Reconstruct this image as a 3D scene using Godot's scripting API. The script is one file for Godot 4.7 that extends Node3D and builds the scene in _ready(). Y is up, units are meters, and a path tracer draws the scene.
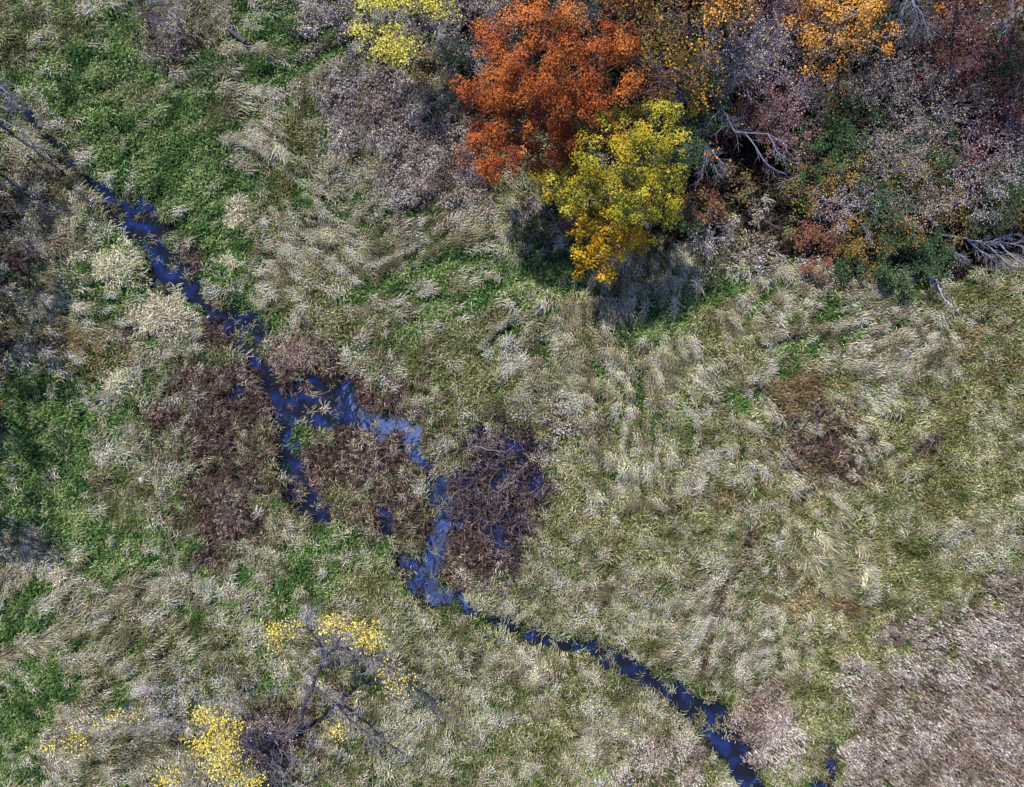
extends Node3D
# Autumn meadow with a creek, seen straight down from a drone about 44 m up.
# Lengths in metres; plan positions were measured on the ground at 19 units to the metre (origin under the camera).

const PPM := 19.0            # plan units per metre at ground level
const CAM_H := 44.4
const CELL := 0.15           # field grid
const X0 := -33.0
const Z0 := -26.0
const NX := 441
const NZ := 348
const WATER := -0.34         # level of the creek

# vegetation kinds
const TAN := 0
const GREEN := 1
const OLIVE := 2
const BROWN := 3
const MAUVE := 4
const LITTER := 5
const PALE := 6
const SWAMP := 7
const RUST := 8
const KINDS := 9

var weight: Array[PackedFloat32Array] = []
var height := PackedFloat32Array()
var open_water := PackedFloat32Array()
var flow_x := PackedFloat32Array()
var flow_z := PackedFloat32Array()
var combed := PackedFloat32Array()
var n_big := FastNoiseLite.new()
var n_mid := FastNoiseLite.new()
var n_small := FastNoiseLite.new()
var n_patch := FastNoiseLite.new()
var n_turn := FastNoiseLite.new()
var n_fine := FastNoiseLite.new()
var mats := {}
var used := {}

# ---------------------------------------------------------------- small tools
func rng_for(n: int) -> RandomNumberGenerator:
	var r := RandomNumberGenerator.new()
	r.seed = 7919 * n + 13
	return r

func at(px: float, py: float, y := 0.0) -> Vector3:
	var k := (CAM_H - y) / CAM_H / PPM
	return Vector3((px - 512.0) * k, y, (py - 393.5) * k)

func numbered(called: String) -> String:
	used[called] = used.get(called, 0) + 1
	return called if used[called] == 1 else "%s_%03d" % [called, used[called] - 1]

func thing(called: String, label: String, category: String, where: Vector3, group := "") -> Node3D:
	var o := Node3D.new()
	o.name = numbered(called)
	add_child(o)
	o.position = where
	o.set_meta("label", label)
	o.set_meta("category", category)
	if group != "":
		o.set_meta("group", group)
	return o

# base colours are picked as they look beside a white card, then set to the reflectance of dry plants
func lin(r: float, g: float, b: float) -> Color:
	var c := Color(r / 255.0, g / 255.0, b / 255.0).srgb_to_linear()
	return Color(c.r * 0.62, c.g * 0.62, c.b * 0.62)

func vary(c: Color, r: RandomNumberGenerator, a: float, hue := 0.06) -> Color:
	var k := 1.0 + r.randf_range(-a, a)
	return Color(clampf(c.r * k * (1.0 + r.randf_range(-hue, hue)), 0.0, 0.95), clampf(c.g * k * (1.0 + r.randf_range(-hue, hue)), 0.0, 0.95), clampf(c.b * k * (1.0 + r.randf_range(-hue, hue)), 0.0, 0.95))

func plant_material(rough := 0.75, back := 0.0) -> StandardMaterial3D:
	var key := "%s_%s" % [rough, back]
	if not mats.has(key):
		var m := StandardMaterial3D.new()
		m.vertex_color_use_as_albedo = true
		m.roughness = rough
		m.metallic_specular = 0.25
		m.cull_mode = BaseMaterial3D.CULL_DISABLED
		if back > 0.0:
			m.backlight_enabled = true
			m.backlight = Color(back, back, back)
		mats[key] = m
	return mats[key]

# collects triangles for one mesh
class Shape:
	var v := PackedVector3Array()
	var n := PackedVector3Array()
	var c := PackedColorArray()
	var i := PackedInt32Array()

	func leaf(p: Vector3, along: Vector3, side: Vector3, nrm: Vector3, col: Color) -> void:
		var b := v.size()
		v.append(p - along); v.append(p + side + nrm * side.length() * 0.3); v.append(p + along); v.append(p - side + nrm * side.length() * 0.3)
		for k in 4:
			n.append(nrm)
			c.append(col)
		i.append_array(PackedInt32Array([b, b + 1, b + 2, b, b + 2, b + 3]))

	func tube(points: PackedVector3Array, r0: float, r1: float, sides: int, col: Color) -> void:
		var b := v.size()
		var last := points.size() - 1
		for k in points.size():
			var d := (points[mini(k + 1, last)] - points[maxi(k - 1, 0)]).normalized()
			var a := d.cross(Vector3.UP if absf(d.y) < 0.9 else Vector3.RIGHT).normalized()
			var e := d.cross(a)
			var r := lerpf(r0, r1, float(k) / last)
			for s in sides:
				var ang := TAU * s / sides
				var o := a * cos(ang) + e * sin(ang)
				v.append(points[k] + o * r); n.append(o); c.append(col)
		for k in last:
			for s in sides:
				var s2 := (s + 1) % sides
				var p := b + k * sides
				i.append_array(PackedInt32Array([p + s, p + sides + s, p + s2, p + s2, p + sides + s, p + sides + s2]))

	func blade(points: PackedVector3Array, w0: float, w1: float, side: Vector3, col: Color) -> void:
		var b := v.size()
		var last := points.size() - 1
		for k in points.size():
			var d := (points[mini(k + 1, last)] - points[maxi(k - 1, 0)]).normalized()
			var up := side.cross(d).normalized()
			if up.y < 0.0:
				up = -up
			var w := lerpf(w0, w1, float(k) / last) * 0.5
			v.append(points[k] - side * w); v.append(points[k] + side * w)
			n.append(up); n.append(up)
			c.append(col); c.append(col)
		for k in last:
			var p := b + k * 2
			var turned := side.cross(points[k + 1] - points[k]).y < 0.0
			i.append_array(PackedInt32Array([p, p + 1, p + 3, p, p + 3, p + 2] if turned else [p, p + 3, p + 1, p, p + 2, p + 3]))

	func mesh(m: Material) -> ArrayMesh:
		var a := []
		a.resize(Mesh.ARRAY_MAX)
		a[Mesh.ARRAY_VERTEX] = v
		a[Mesh.ARRAY_NORMAL] = n
		a[Mesh.ARRAY_COLOR] = c
		a[Mesh.ARRAY_INDEX] = i
		var out := ArrayMesh.new()
		out.add_surface_from_arrays(Mesh.PRIMITIVE_TRIANGLES, a)
		out.surface_set_material(0, m)
		return out

func part(called: String, s: Shape, m: Material, parent: Node3D) -> MeshInstance3D:
	if s.v.is_empty():
		return null
	var o := MeshInstance3D.new()
	o.name = called
	o.mesh = s.mesh(m)
	parent.add_child(o, true)
	if called in ["twigs", "crown", "foliage", "blades"]:
		o.set_meta("kind", "stuff")
	return o

# ---------------------------------------------------------------- fields on the ground grid
func cell_of(x: float, z: float) -> int:
	return clampi(int((z - Z0) / CELL), 0, NZ - 1) * NX + clampi(int((x - X0) / CELL), 0, NX - 1)

func ground_y(x: float, z: float) -> float:
	var fx := clampf((x - X0) / CELL, 0.0, NX - 1.001)
	var fz := clampf((z - Z0) / CELL, 0.0, NZ - 1.001)
	var ix := int(fx)
	var iz := int(fz)
	var tx := fx - ix
	var tz := fz - iz
	var k := iz * NX + ix
	return lerpf(lerpf(height[k], height[k + 1], tx), lerpf(height[k + NX], height[k + NX + 1], tx), tz)

func lay(k: int, kind: int, s: float) -> void:
	for t in KINDS:
		weight[t][k] *= 1.0 - s
	weight[kind][k] += s

# an oval patch of one kind of growth
func patch(cx: float, cy: float, rx: float, ry: float, deg: float, kind: int, s: float, lift := 0.0) -> void:
	var p := at(cx, cy)
	var a := deg_to_rad(deg)
	var ca := cos(a)
	var sa := sin(a)
	var wx := rx / PPM
	var wz := ry / PPM
	var reach := maxf(wx, wz) * 1.5
	for iz in range(maxi(0, int((p.z - reach - Z0) / CELL)), mini(NZ, int((p.z + reach - Z0) / CELL) + 1)):
		for ix in range(maxi(0, int((p.x - reach - X0) / CELL)), mini(NX, int((p.x + reach - X0) / CELL) + 1)):
			var x := X0 + ix * CELL
			var z := Z0 + iz * CELL
			var dx := x - p.x
			var dz := z - p.z
			var u := (dx * ca + dz * sa) / wx
			var v := (-dx * sa + dz * ca) / wz
			var d := sqrt(u * u + v * v) + 0.32 * n_mid.get_noise_2d(x * 1.7 + kind * 31.0, z * 1.7)
			var f := 1.0 - smoothstep(0.72, 1.22, d)
			if f > 0.0:
				var k := iz * NX + ix
				lay(k, kind, f * s)
				if lift != 0.0:
					height[k] += lift * f

# a band of one kind of growth along a line; dip lowers the ground
func stroke(line: Array, half: float, kind: int, s: float, dip := 0.0) -> void:
	for j in line.size() - 1:
		var a := at(line[j][0], line[j][1])
		var b := at(line[j + 1][0], line[j + 1][1])
		var w := half / PPM
		var lo := Vector3(minf(a.x, b.x), 0, minf(a.z, b.z)) - Vector3(w, 0, w) * 1.5
		var hi := Vector3(maxf(a.x, b.x), 0, maxf(a.z, b.z)) + Vector3(w, 0, w) * 1.5
		for iz in range(maxi(0, int((lo.z - Z0) / CELL)), mini(NZ, int((hi.z - Z0) / CELL) + 1)):
			for ix in range(maxi(0, int((lo.x - X0) / CELL)), mini(NX, int((hi.x - X0) / CELL) + 1)):
				var p := Vector3(X0 + ix * CELL, 0, Z0 + iz * CELL)
				var ab := b - a
				var t := clampf((p - a).dot(ab) / ab.length_squared(), 0.0, 1.0)
				var d := p.distance_to(a + ab * t) / w + 0.3 * n_mid.get_noise_2d(p.x * 2.3, p.z * 2.3 + 50.0)
				var f := 1.0 - smoothstep(0.6, 1.2, d)
				if f > 0.0:
					var k := iz * NX + ix
					lay(k, kind, f * s)
					height[k] -= dip * f * 0.5

# the bed of the creek: points are [x, y, half width]
func channel(line: Array, bottom := -0.85) -> void:
	for j in line.size() - 1:
		var a := at(line[j][0], line[j][1])
		var b := at(line[j + 1][0], line[j + 1][1])
		var wm := maxf(line[j][2], line[j + 1][2]) / PPM + 0.5
		var lo := Vector3(minf(a.x, b.x), 0, minf(a.z, b.z)) - Vector3(wm, 0, wm) * 1.4
		var hi := Vector3(maxf(a.x, b.x), 0, maxf(a.z, b.z)) + Vector3(wm, 0, wm) * 1.4
		for iz in range(maxi(0, int((lo.z - Z0) / CELL)), mini(NZ, int((hi.z - Z0) / CELL) + 1)):
			for ix in range(maxi(0, int((lo.x - X0) / CELL)), mini(NX, int((hi.x - X0) / CELL) + 1)):
				var p := Vector3(X0 + ix * CELL, 0, Z0 + iz * CELL)
				var ab := b - a
				var t := clampf((p - a).dot(ab) / maxf(ab.length_squared(), 0.001), 0.0, 1.0)
				var w := lerpf(line[j][2], line[j + 1][2], t) / PPM + 0.14
				w *= 1.0 + 0.4 * n_mid.get_noise_2d(p.x * 2.2, p.z * 2.2) + 0.5 * n_small.get_noise_2d(p.x * 1.6, p.z * 1.6 + 33.0)
				var d := p.distance_to(a + ab * t)
				var f := 1.0 - smoothstep(w - 0.2, w + 0.25, d)
				if f > 0.0:
					var k := iz * NX + ix
					if f > open_water[k]:
						height[k] = lerpf(height[k], bottom, (f - open_water[k]) / (1.0 - open_water[k] + 0.0001))
						open_water[k] = f

func comb(px: float, py: float, r: float, deg: float, s := 1.0) -> void:
	var p := at(px, py)
	var w := r / PPM
	for iz in range(maxi(0, int((p.z - w - Z0) / CELL)), mini(NZ, int((p.z + w - Z0) / CELL) + 1)):
		for ix in range(maxi(0, int((p.x - w - X0) / CELL)), mini(NX, int((p.x + w - X0) / CELL) + 1)):
			var d := Vector2(X0 + ix * CELL - p.x, Z0 + iz * CELL - p.z).length() / w
			if d < 1.0:
				var f := s * (1.0 - d * d)
				var k := iz * NX + ix
				combed[k] = maxf(combed[k], f)
				flow_x[k] = lerpf(flow_x[k], cos(deg_to_rad(deg)), f)
				flow_z[k] = lerpf(flow_z[k], sin(deg_to_rad(deg)), f)

func make_fields() -> void:
	n_big.seed = 11; n_big.frequency = 0.05
	n_mid.seed = 23; n_mid.frequency = 0.33
	n_small.seed = 37; n_small.frequency = 0.8
	n_patch.seed = 41; n_patch.frequency = 0.45; n_patch.fractal_octaves = 3
	n_turn.seed = 53; n_turn.frequency = 0.07
	n_fine.seed = 67; n_fine.frequency = 1.1; n_fine.fractal_octaves = 2
	n_fine.noise_type = FastNoiseLite.TYPE_SIMPLEX_SMOOTH
	for n in [n_big, n_mid, n_small, n_turn]:
		n.fractal_octaves = 2
	for n in [n_big, n_mid, n_small, n_turn, n_patch]:
		n.noise_type = FastNoiseLite.TYPE_SIMPLEX_SMOOTH
	for t in KINDS:
		var w := PackedFloat32Array()
		w.resize(NX * NZ)
		weight.append(w)
	height.resize(NX * NZ)
	open_water.resize(NX * NZ)
	flow_x.resize(NX * NZ)
	flow_z.resize(NX * NZ)
	combed.resize(NX * NZ)
	for iz in NZ:
		for ix in NX:
			var x := X0 + ix * CELL
			var z := Z0 + iz * CELL
			var k := iz * NX + ix
			var left := 1.0 - smoothstep(-16.0, -4.0, x + 3.0 * n_big.get_noise_2d(x, z + 90.0))
			weight[TAN][k] = 0.42 - 0.06 * left
			weight[OLIVE][k] = 0.38 - 0.22 * left
			weight[GREEN][k] = 0.2 + 0.28 * left
			height[k] = 0.22 * n_big.get_noise_2d(x * 2.0, z * 2.0) + 0.34 * (absf(n_mid.get_noise_2d(x, z)) - 0.2) + 0.26 * n_small.get_noise_2d(x, z) + 0.07 * n_fine.get_noise_2d(x, z)
			var a := 2.6 * n_turn.get_noise_2d(x, z) * PI
			flow_x[k] = cos(a)
			flow_z[k] = sin(a)
	# [x, y, rx, ry, turn, kind, strength]
	for e in [
		[70, 60, 110, 70, 20, GREEN, 0.5], [30, 30, 50, 40, 0, OLIVE, 0.5], [145, 130, 85, 62, 30, GREEN, 0.9], [120, 60, 40, 30, 0, GREEN, 0.7],
		[60, 75, 35, 30, 0, GREEN, 0.6], [215, 170, 58, 70, 0, GREEN, 0.78], [220, 245, 40, 45, 0, GREEN, 0.8], [235, 60, 60, 55, 0, GREEN, 0.65],
		[285, 40, 45, 40, 20, GREEN, 0.6], [285, 95, 30, 40, 0, GREEN, 0.6], [180, 30, 50, 30, 0, BROWN, 0.6], [160, 55, 20, 22, 0, SWAMP, 0.35],
		[200, 15, 40, 20, 0, TAN, 0.6], [240, 130, 20, 50, -25, TAN, 0.6], [35, 150, 30, 50, 20, TAN, 0.55], [75, 190, 30, 40, -30, TAN, 0.6],
		[255, 110, 20, 60, -30, TAN, 0.55], [215, 120, 25, 20, 0, OLIVE, 0.5], [130, 95, 30, 20, 0, OLIVE, 0.4],
		[30, 205, 40, 55, 0, BROWN, 0.5], [15, 300, 30, 60, 0, BROWN, 0.4], [105, 265, 45, 25, 30, GREEN, 0.7], [60, 235, 40, 25, 0, TAN, 0.5],
		[55, 320, 55, 35, 0, TAN, 0.6], [95, 300, 35, 25, 0, GREEN, 0.5], [85, 345, 60, 20, 10, RUST, 0.45], [95, 365, 50, 20, 10, OLIVE, 0.6],
		[45, 420, 60, 50, 0, GREEN, 0.85], [90, 440, 30, 50, 20, GREEN, 0.6], [30, 480, 40, 50, 0, GREEN, 0.75], [120, 395, 40, 22, 0, GREEN, 0.4],
		[115, 415, 22, 60, 15, TAN, 0.4], [130, 545, 55, 35, 0, GREEN, 0.75], [130, 500, 30, 40, -20, OLIVE, 0.5], [75, 500, 25, 40, 0, GREEN, 0.6],
		[20, 560, 35, 30, 0, TAN, 0.45], [50, 590, 40, 25, -20, TAN, 0.4], [20, 630, 35, 16, -25, GREEN, 0.8], [75, 620, 80, 14, -33, TAN, 0.8],
		[170, 600, 40, 40, 0, TAN, 0.65], [60, 660, 30, 20, -30, GREEN, 0.5], [110, 650, 60, 30, -30, TAN, 0.5], [190, 650, 60, 40, 0, OLIVE, 0.4],
		[20, 715, 35, 70, 20, GREEN, 0.85], [55, 690, 25, 18, -20, GREEN, 0.5], [95, 740, 60, 40, 0, TAN, 0.6], [170, 760, 60, 40, 0, TAN, 0.45],
		[330, 560, 35, 40, 0, GREEN, 0.5], [300, 575, 12, 45, 10, GREEN, 0.7], [380, 575, 40, 30, 0, OLIVE, 0.5], [250, 590, 40, 30, 0, GREEN, 0.35],
		[270, 735, 40, 40, 0, BROWN, 0.7], [330, 720, 30, 40, 0, BROWN, 0.35],
		# upper middle
		[405, 140, 105, 75, 35, MAUVE, 0.42], [405, 140, 85, 50, 35, MAUVE, 0.5], [360, 85, 45, 40, 0, MAUVE, 0.35], [450, 185, 50, 30, 20, MAUVE, 0.45], [330, 30, 40, 35, 0, MAUVE, 0.6],
		[345, 170, 45, 25, -20, TAN, 0.5], [300, 250, 50, 50, 30, TAN, 0.85], [330, 205, 40, 14, -10, GREEN, 0.5], [310, 170, 14, 40, 25, GREEN, 0.45],
		[300, 130, 16, 30, 0, OLIVE, 0.5], [265, 215, 25, 60, 20, OLIVE, 0.4], [400, 225, 60, 18, -10, GREEN, 0.4], [470, 225, 60, 25, -20, TAN, 0.65],
		[370, 250, 50, 20, -30, TAN, 0.55], [420, 275, 70, 16, -25, GREEN, 0.55], [540, 245, 60, 30, -10, GREEN, 0.4], [555, 215, 50, 25, 0, BROWN, 0.4],
		[500, 290, 90, 22, -15, GREEN, 0.5], [430, 320, 60, 20, -20, GREEN, 0.35], [330, 290, 40, 20, 20, OLIVE, 0.5], [420, 400, 60, 30, 10, TAN, 0.5],
		[480, 340, 50, 25, 0, OLIVE, 0.6], [450, 385, 60, 40, 0, OLIVE, 0.45], [540, 330, 60, 20, -25, TAN, 0.55], [620, 300, 40, 22, 0, TAN, 0.35],
		[600, 375, 90, 32, 0, TAN, 0.7], [560, 420, 60, 30, 0, MAUVE, 0.25], [665, 322, 42, 16, -25, GREEN, 0.95], [655, 300, 30, 18, 0, GREEN, 0.6],
		[700, 285, 40, 14, -5, GREEN, 0.55], [690, 345, 60, 18, 10, TAN, 0.45], [650, 265, 55, 22, 0, TAN, 0.5], [720, 330, 40, 25, 30, OLIVE, 0.5],
		[760, 245, 60, 45, 0, MAUVE, 0.45], [760, 300, 60, 25, -30, TAN, 0.75], [730, 275, 22, 10, -35, GREEN, 0.6], [840, 315, 70, 16, -10, TAN, 0.6],
		[800, 320, 40, 10, -35, GREEN, 0.5], [870, 335, 60, 9, -12, GREEN, 0.45], [880, 360, 70, 14, 10, TAN, 0.6],
		# right
		[760, 400, 45, 25, 30, GREEN, 0.35], [815, 430, 75, 45, 38, RUST, 0.45], [820, 440, 66, 42, 38, BROWN, 0.56], [790, 385, 30, 25, 0, RUST, 0.4],
		[935, 335, 60, 35, 0, TAN, 0.4], [985, 320, 45, 35, 0, OLIVE, 0.5], [990, 350, 40, 25, 0, RUST, 0.4], [930, 410, 60, 30, -20, OLIVE, 0.6],
		[960, 470, 60, 50, 0, OLIVE, 0.5], [980, 400, 40, 25, 0, RUST, 0.25], [900, 500, 70, 40, 0, OLIVE, 0.35], [930, 440, 18, 10, -30, BROWN, 0.7],
		[838, 558, 46, 32, 30, PALE, 0.5], [822, 605, 55, 16, 5, RUST, 0.5], [790, 580, 22, 22, 0, RUST, 0.4], [910, 560, 60, 40, 0, OLIVE, 0.5],
		[900, 610, 45, 30, 0, OLIVE, 0.4], [970, 540, 50, 30, 0, TAN, 0.4], [770, 500, 70, 22, -10, RUST, 0.3], [870, 640, 60, 30, 0, OLIVE, 0.4],
		[950, 715, 115, 95, 0, MAUVE, 0.4], [990, 730, 80, 75, 0, MAUVE, 0.65], [1005, 620, 40, 45, 0, MAUVE, 0.65], [895, 765, 60, 45, 0, MAUVE, 0.65], [765, 725, 34, 42, 10, MAUVE, 0.9],
		[905, 630, 30, 16, 0, MAUVE, 0.5], [960, 610, 20, 15, 0, MAUVE, 0.5], [825, 700, 35, 45, 0, OLIVE, 0.5], [860, 690, 30, 20, 0, MAUVE, 0.3],
		# middle and bottom
		[620, 470, 90, 40, 0, TAN, 0.3], [640, 540, 80, 50, 0, OLIVE, 0.3], [600, 600, 60, 30, 0, TAN, 0.35], [690, 590, 50, 40, 0, TAN, 0.45],
		[560, 480, 30, 50, 0, OLIVE, 0.4], [720, 640, 50, 40, 0, TAN, 0.55], [500, 660, 60, 20, 0, TAN, 0.5], [600, 720, 90, 35, 0, TAN, 0.5],
		[420, 720, 60, 50, 0, TAN, 0.55], [530, 735, 40, 18, 0, OLIVE, 0.7], [560, 700, 50, 20, 0, OLIVE, 0.35], [470, 760, 80, 25, 0, GREEN, 0.25],
		[440, 640, 50, 25, 0, GREEN, 0.25], [660, 760, 60, 30, 0, MAUVE, 0.4], [400, 660, 50, 25, 0, TAN, 0.4],
		# wet ground round the creek
		[235, 440, 95, 110, 0, BROWN, 0.3], [360, 450, 100, 80, 0, BROWN, 0.3],
		[210, 400, 52, 55, 20, BROWN, 0.54], [225, 500, 42, 75, 5, BROWN, 0.54], [300, 355, 44, 26, 10, BROWN, 0.54], [185, 250, 16, 20, 0, BROWN, 0.54],
		[355, 470, 62, 50, 0, BROWN, 0.54], [385, 400, 30, 22, 0, BROWN, 0.55], [250, 390, 35, 25, 0, BROWN, 0.6], [345, 395, 22, 30, 0, BROWN, 0.4],
		[495, 500, 52, 78, 8, SWAMP, 0.95], [510, 450, 45, 25, 0, SWAMP, 0.7], [460, 560, 30, 30, 0, BROWN, 0.7], [395, 520, 40, 30, 0, BROWN, 0.45],
		[240, 350, 30, 14, 0, OLIVE, 0.5], [295, 437, 13, 16, 0, GREEN, 0.9], [335, 330, 30, 14, 20, OLIVE, 0.6], [340, 500, 40, 14, 0, OLIVE, 0.4],
		[470, 610, 25, 10, 20, GREEN, 0.6], [370, 545, 40, 20, 0, GREEN, 0.35], [125, 325, 14, 14, 0, BROWN, 0.54], [215, 335, 22, 14, 0, BROWN, 0.5],
		# the wood
		[860, 110, 330, 125, 4, LITTER, 0.97], [640, 60, 190, 110, 0, LITTER, 0.95], [500, 30, 60, 50, 0, LITTER, 0.85], [900, 240, 130, 40, 2, LITTER, 0.9],
		[980, 160, 140, 95, 0, LITTER, 0.95], [690, 190, 60, 60, 0, LITTER, 0.9], [425, 35, 60, 45, 0, LITTER, 0.55], [900, -60, 500, 120, 0, LITTER, 0.98],
		[560, -60, 260, 100, 0, LITTER, 0.95], [575, 215, 60, 35, 0, LITTER, 0.2], [-45, 300, 55, 200, 0, LITTER, 0.8],
	]:
		patch(e[0], e[1], e[2], e[3], e[4], e[5], e[6])
	# hollows and combed lines in the grass
	stroke([[335, 300], [380, 280], [440, 268], [500, 262]], 9, GREEN, 0.9, 0.4)
	stroke([[470, 300], [520, 275], [590, 262]], 10, GREEN, 0.95, 0.4)
	stroke([[625, 330], [670, 325], [705, 295], [740, 285]], 10, GREEN, 0.95, 0.4)
	stroke([[780, 350], [815, 320], [850, 305]], 8, GREEN, 0.9, 0.35)
	stroke([[800, 352], [860, 340], [930, 322]], 4, RUST, 0.8, 0.3)
	stroke([[752, 520], [742, 560], [722, 592], [712, 622], [700, 668]], 4, BROWN, 0.75, 0.3)
	stroke([[540, 430], [600, 400], [660, 395]], 4, RUST, 0.5, 0.2)
	stroke([[0, 343], [35, 344], [62, 341]], 5, SWAMP, 0.9, 0.5)  # dark growth laid in place of the shadow strip below the grass hummock
	stroke([[0, 655], [50, 635], [95, 605], [130, 580]], 6, PALE, 0.7, -0.2)
	stroke([[250, 50], [300, 45], [330, 35]], 5, GREEN, 0.7, 0.2)
	stroke([[240, 100], [262, 130], [290, 155]], 5, PALE, 0.6, 0.0)
	stroke([[265, 330], [235, 300], [255, 265], [270, 220]], 4, GREEN, 0.7, 0.3)
	stroke([[500, 500], [600, 520], [680, 500], [760, 480]], 5, RUST, 0.4, 0.15)
	stroke([[905, 520], [960, 480], [1010, 455]], 5, RUST, 0.35, 0.15)
	stroke([[900, 650], [940, 610], [990, 590]], 6, GREEN, 0.4, 0.2)
	var cr := rng_for(88)
	for q in 46:
		var zone: Array = [[340, 610, 225, 335, -28.0], [740, 920, 285, 360, -28.0], [530, 700, 330, 420, 75.0], [240, 340, 20, 130, -18.0], [0, 190, 560, 700, -33.0]][q % 5]
		var cx := cr.randf_range(zone[0], zone[1])
		var cy := cr.randf_range(zone[2], zone[3])
		var ca := deg_to_rad(zone[4] + cr.randfn(0.0, 14.0))
		var cl := cr.randf_range(15.0, 48.0)
		var bow := cr.randf_range(-8.0, 8.0)
		stroke([[cx - cos(ca) * cl, cy - sin(ca) * cl], [cx - sin(ca) * bow, cy + cos(ca) * bow], [cx + cos(ca) * cl, cy + sin(ca) * cl]], cr.randf_range(3.5, 6.0), GREEN if q % 3 != 0 else TAN, 0.8, 0.3 if q % 3 != 0 else -0.15)
	for k in height.size():
		height[k] = maxf(height[k], WATER + 0.14)
	# wet hollows under the brush
	for iz in NZ:
		for ix in NX:
			var k := iz * NX + ix
			var s := weight[SWAMP][k]
			if s > 0.3 and ix * CELL + X0 > -6.0 and ix * CELL + X0 < 4.0:
				height[k] = lerpf(height[k], WATER - 0.03 + 0.5 * n_small.get_noise_2d(ix * CELL * 1.3, iz * CELL * 1.3), minf(1.0, s * 1.1))
			s = weight[BROWN][k]
			if s > 0.6 and ix * CELL + X0 > -19.0 and ix * CELL + X0 < -3.0 and iz * CELL + Z0 > -4.0 and iz * CELL + Z0 < 10.0:
				height[k] = lerpf(height[k], WATER + 0.3 + 0.55 * n_small.get_noise_2d(ix * CELL * 1.1, iz * CELL * 1.1 + 9.0), 0.8)
	# the creek
	channel([[-60, 40, 3], [-20, 75, 3], [10, 98, 2], [40, 125, 2], [70, 165, 1], [92, 185, 2], [108, 197, 6], [124, 212, 16], [144, 224, 20], [154, 246, 10], [166, 270, 12], [182, 284, 16], [200, 302, 5], [216, 318, 4], [240, 340, 6], [258, 362, 6], [272, 388, 9], [284, 412, 9]])
	channel([[168, 268, 10], [160, 284, 10], [185, 286, 9]])
	channel([[228, 316, 8], [246, 322, 10], [262, 330, 7], [248, 342, 8]])
	channel([[284, 405, 13], [312, 402, 21], [336, 402, 17], [346, 386, 7]])
	channel([[284, 416, 7], [330, 420, 6], [364, 418, 7], [392, 424, 7], [410, 432, 8], [414, 452, 6], [430, 468, 7], [438, 486, 8], [438, 520, 9], [434, 556, 8], [428, 578, 12], [424, 592, 13], [440, 598, 9], [458, 598, 5]])
	channel([[284, 424, 6], [288, 444, 9], [290, 464, 14], [300, 490, 13], [312, 506, 9], [324, 516, 7]])
	channel([[372, 430, 5], [380, 432, 5]])
	channel([[384, 512, 4], [382, 524, 5], [390, 532, 3]])
	channel([[400, 556, 4], [416, 574, 8]])
	channel([[458, 598, 4], [482, 618, 4], [504, 624, 5], [530, 634, 6], [556, 645, 4], [580, 648, 6], [604, 656, 9], [634, 670, 7], [658, 686, 5], [684, 700, 10], [706, 716, 16], [722, 740, 15], [738, 764, 13], [752, 790, 9], [770, 840, 10]])
	channel([[832, 752, 3], [828, 772, 7], [822, 800, 7]])
	channel([[238, 392, 4], [230, 396, 3]])
	# directions in which the long grass has gone over
	for c in [[420, 250, 80, -25], [470, 295, 70, -20], [590, 290, 70, 105], [545, 250, 60, 130], [300, 250, 70, 40], [640, 375, 90, 85], [780, 320, 60, -40], [870, 340, 80, -12], [815, 440, 80, 35], [838, 555, 50, 35], [60, 630, 90, -33], [160, 640, 80, -35], [90, 330, 70, 5], [40, 700, 60, 60], [270, 130, 60, 60], [290, 60, 60, -15], [150, 140, 90, -40], [720, 330, 50, 70], [110, 745, 80, -5], [720, 640, 60, -70], [620, 460, 70, 100], [660, 255, 60, 95], [760, 255, 60, 75], [350, 90, 70, 120], [200, 220, 60, -45]]:
		comb(c[0], c[1], c[2] * 1.3, c[3], 0.9)

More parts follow.
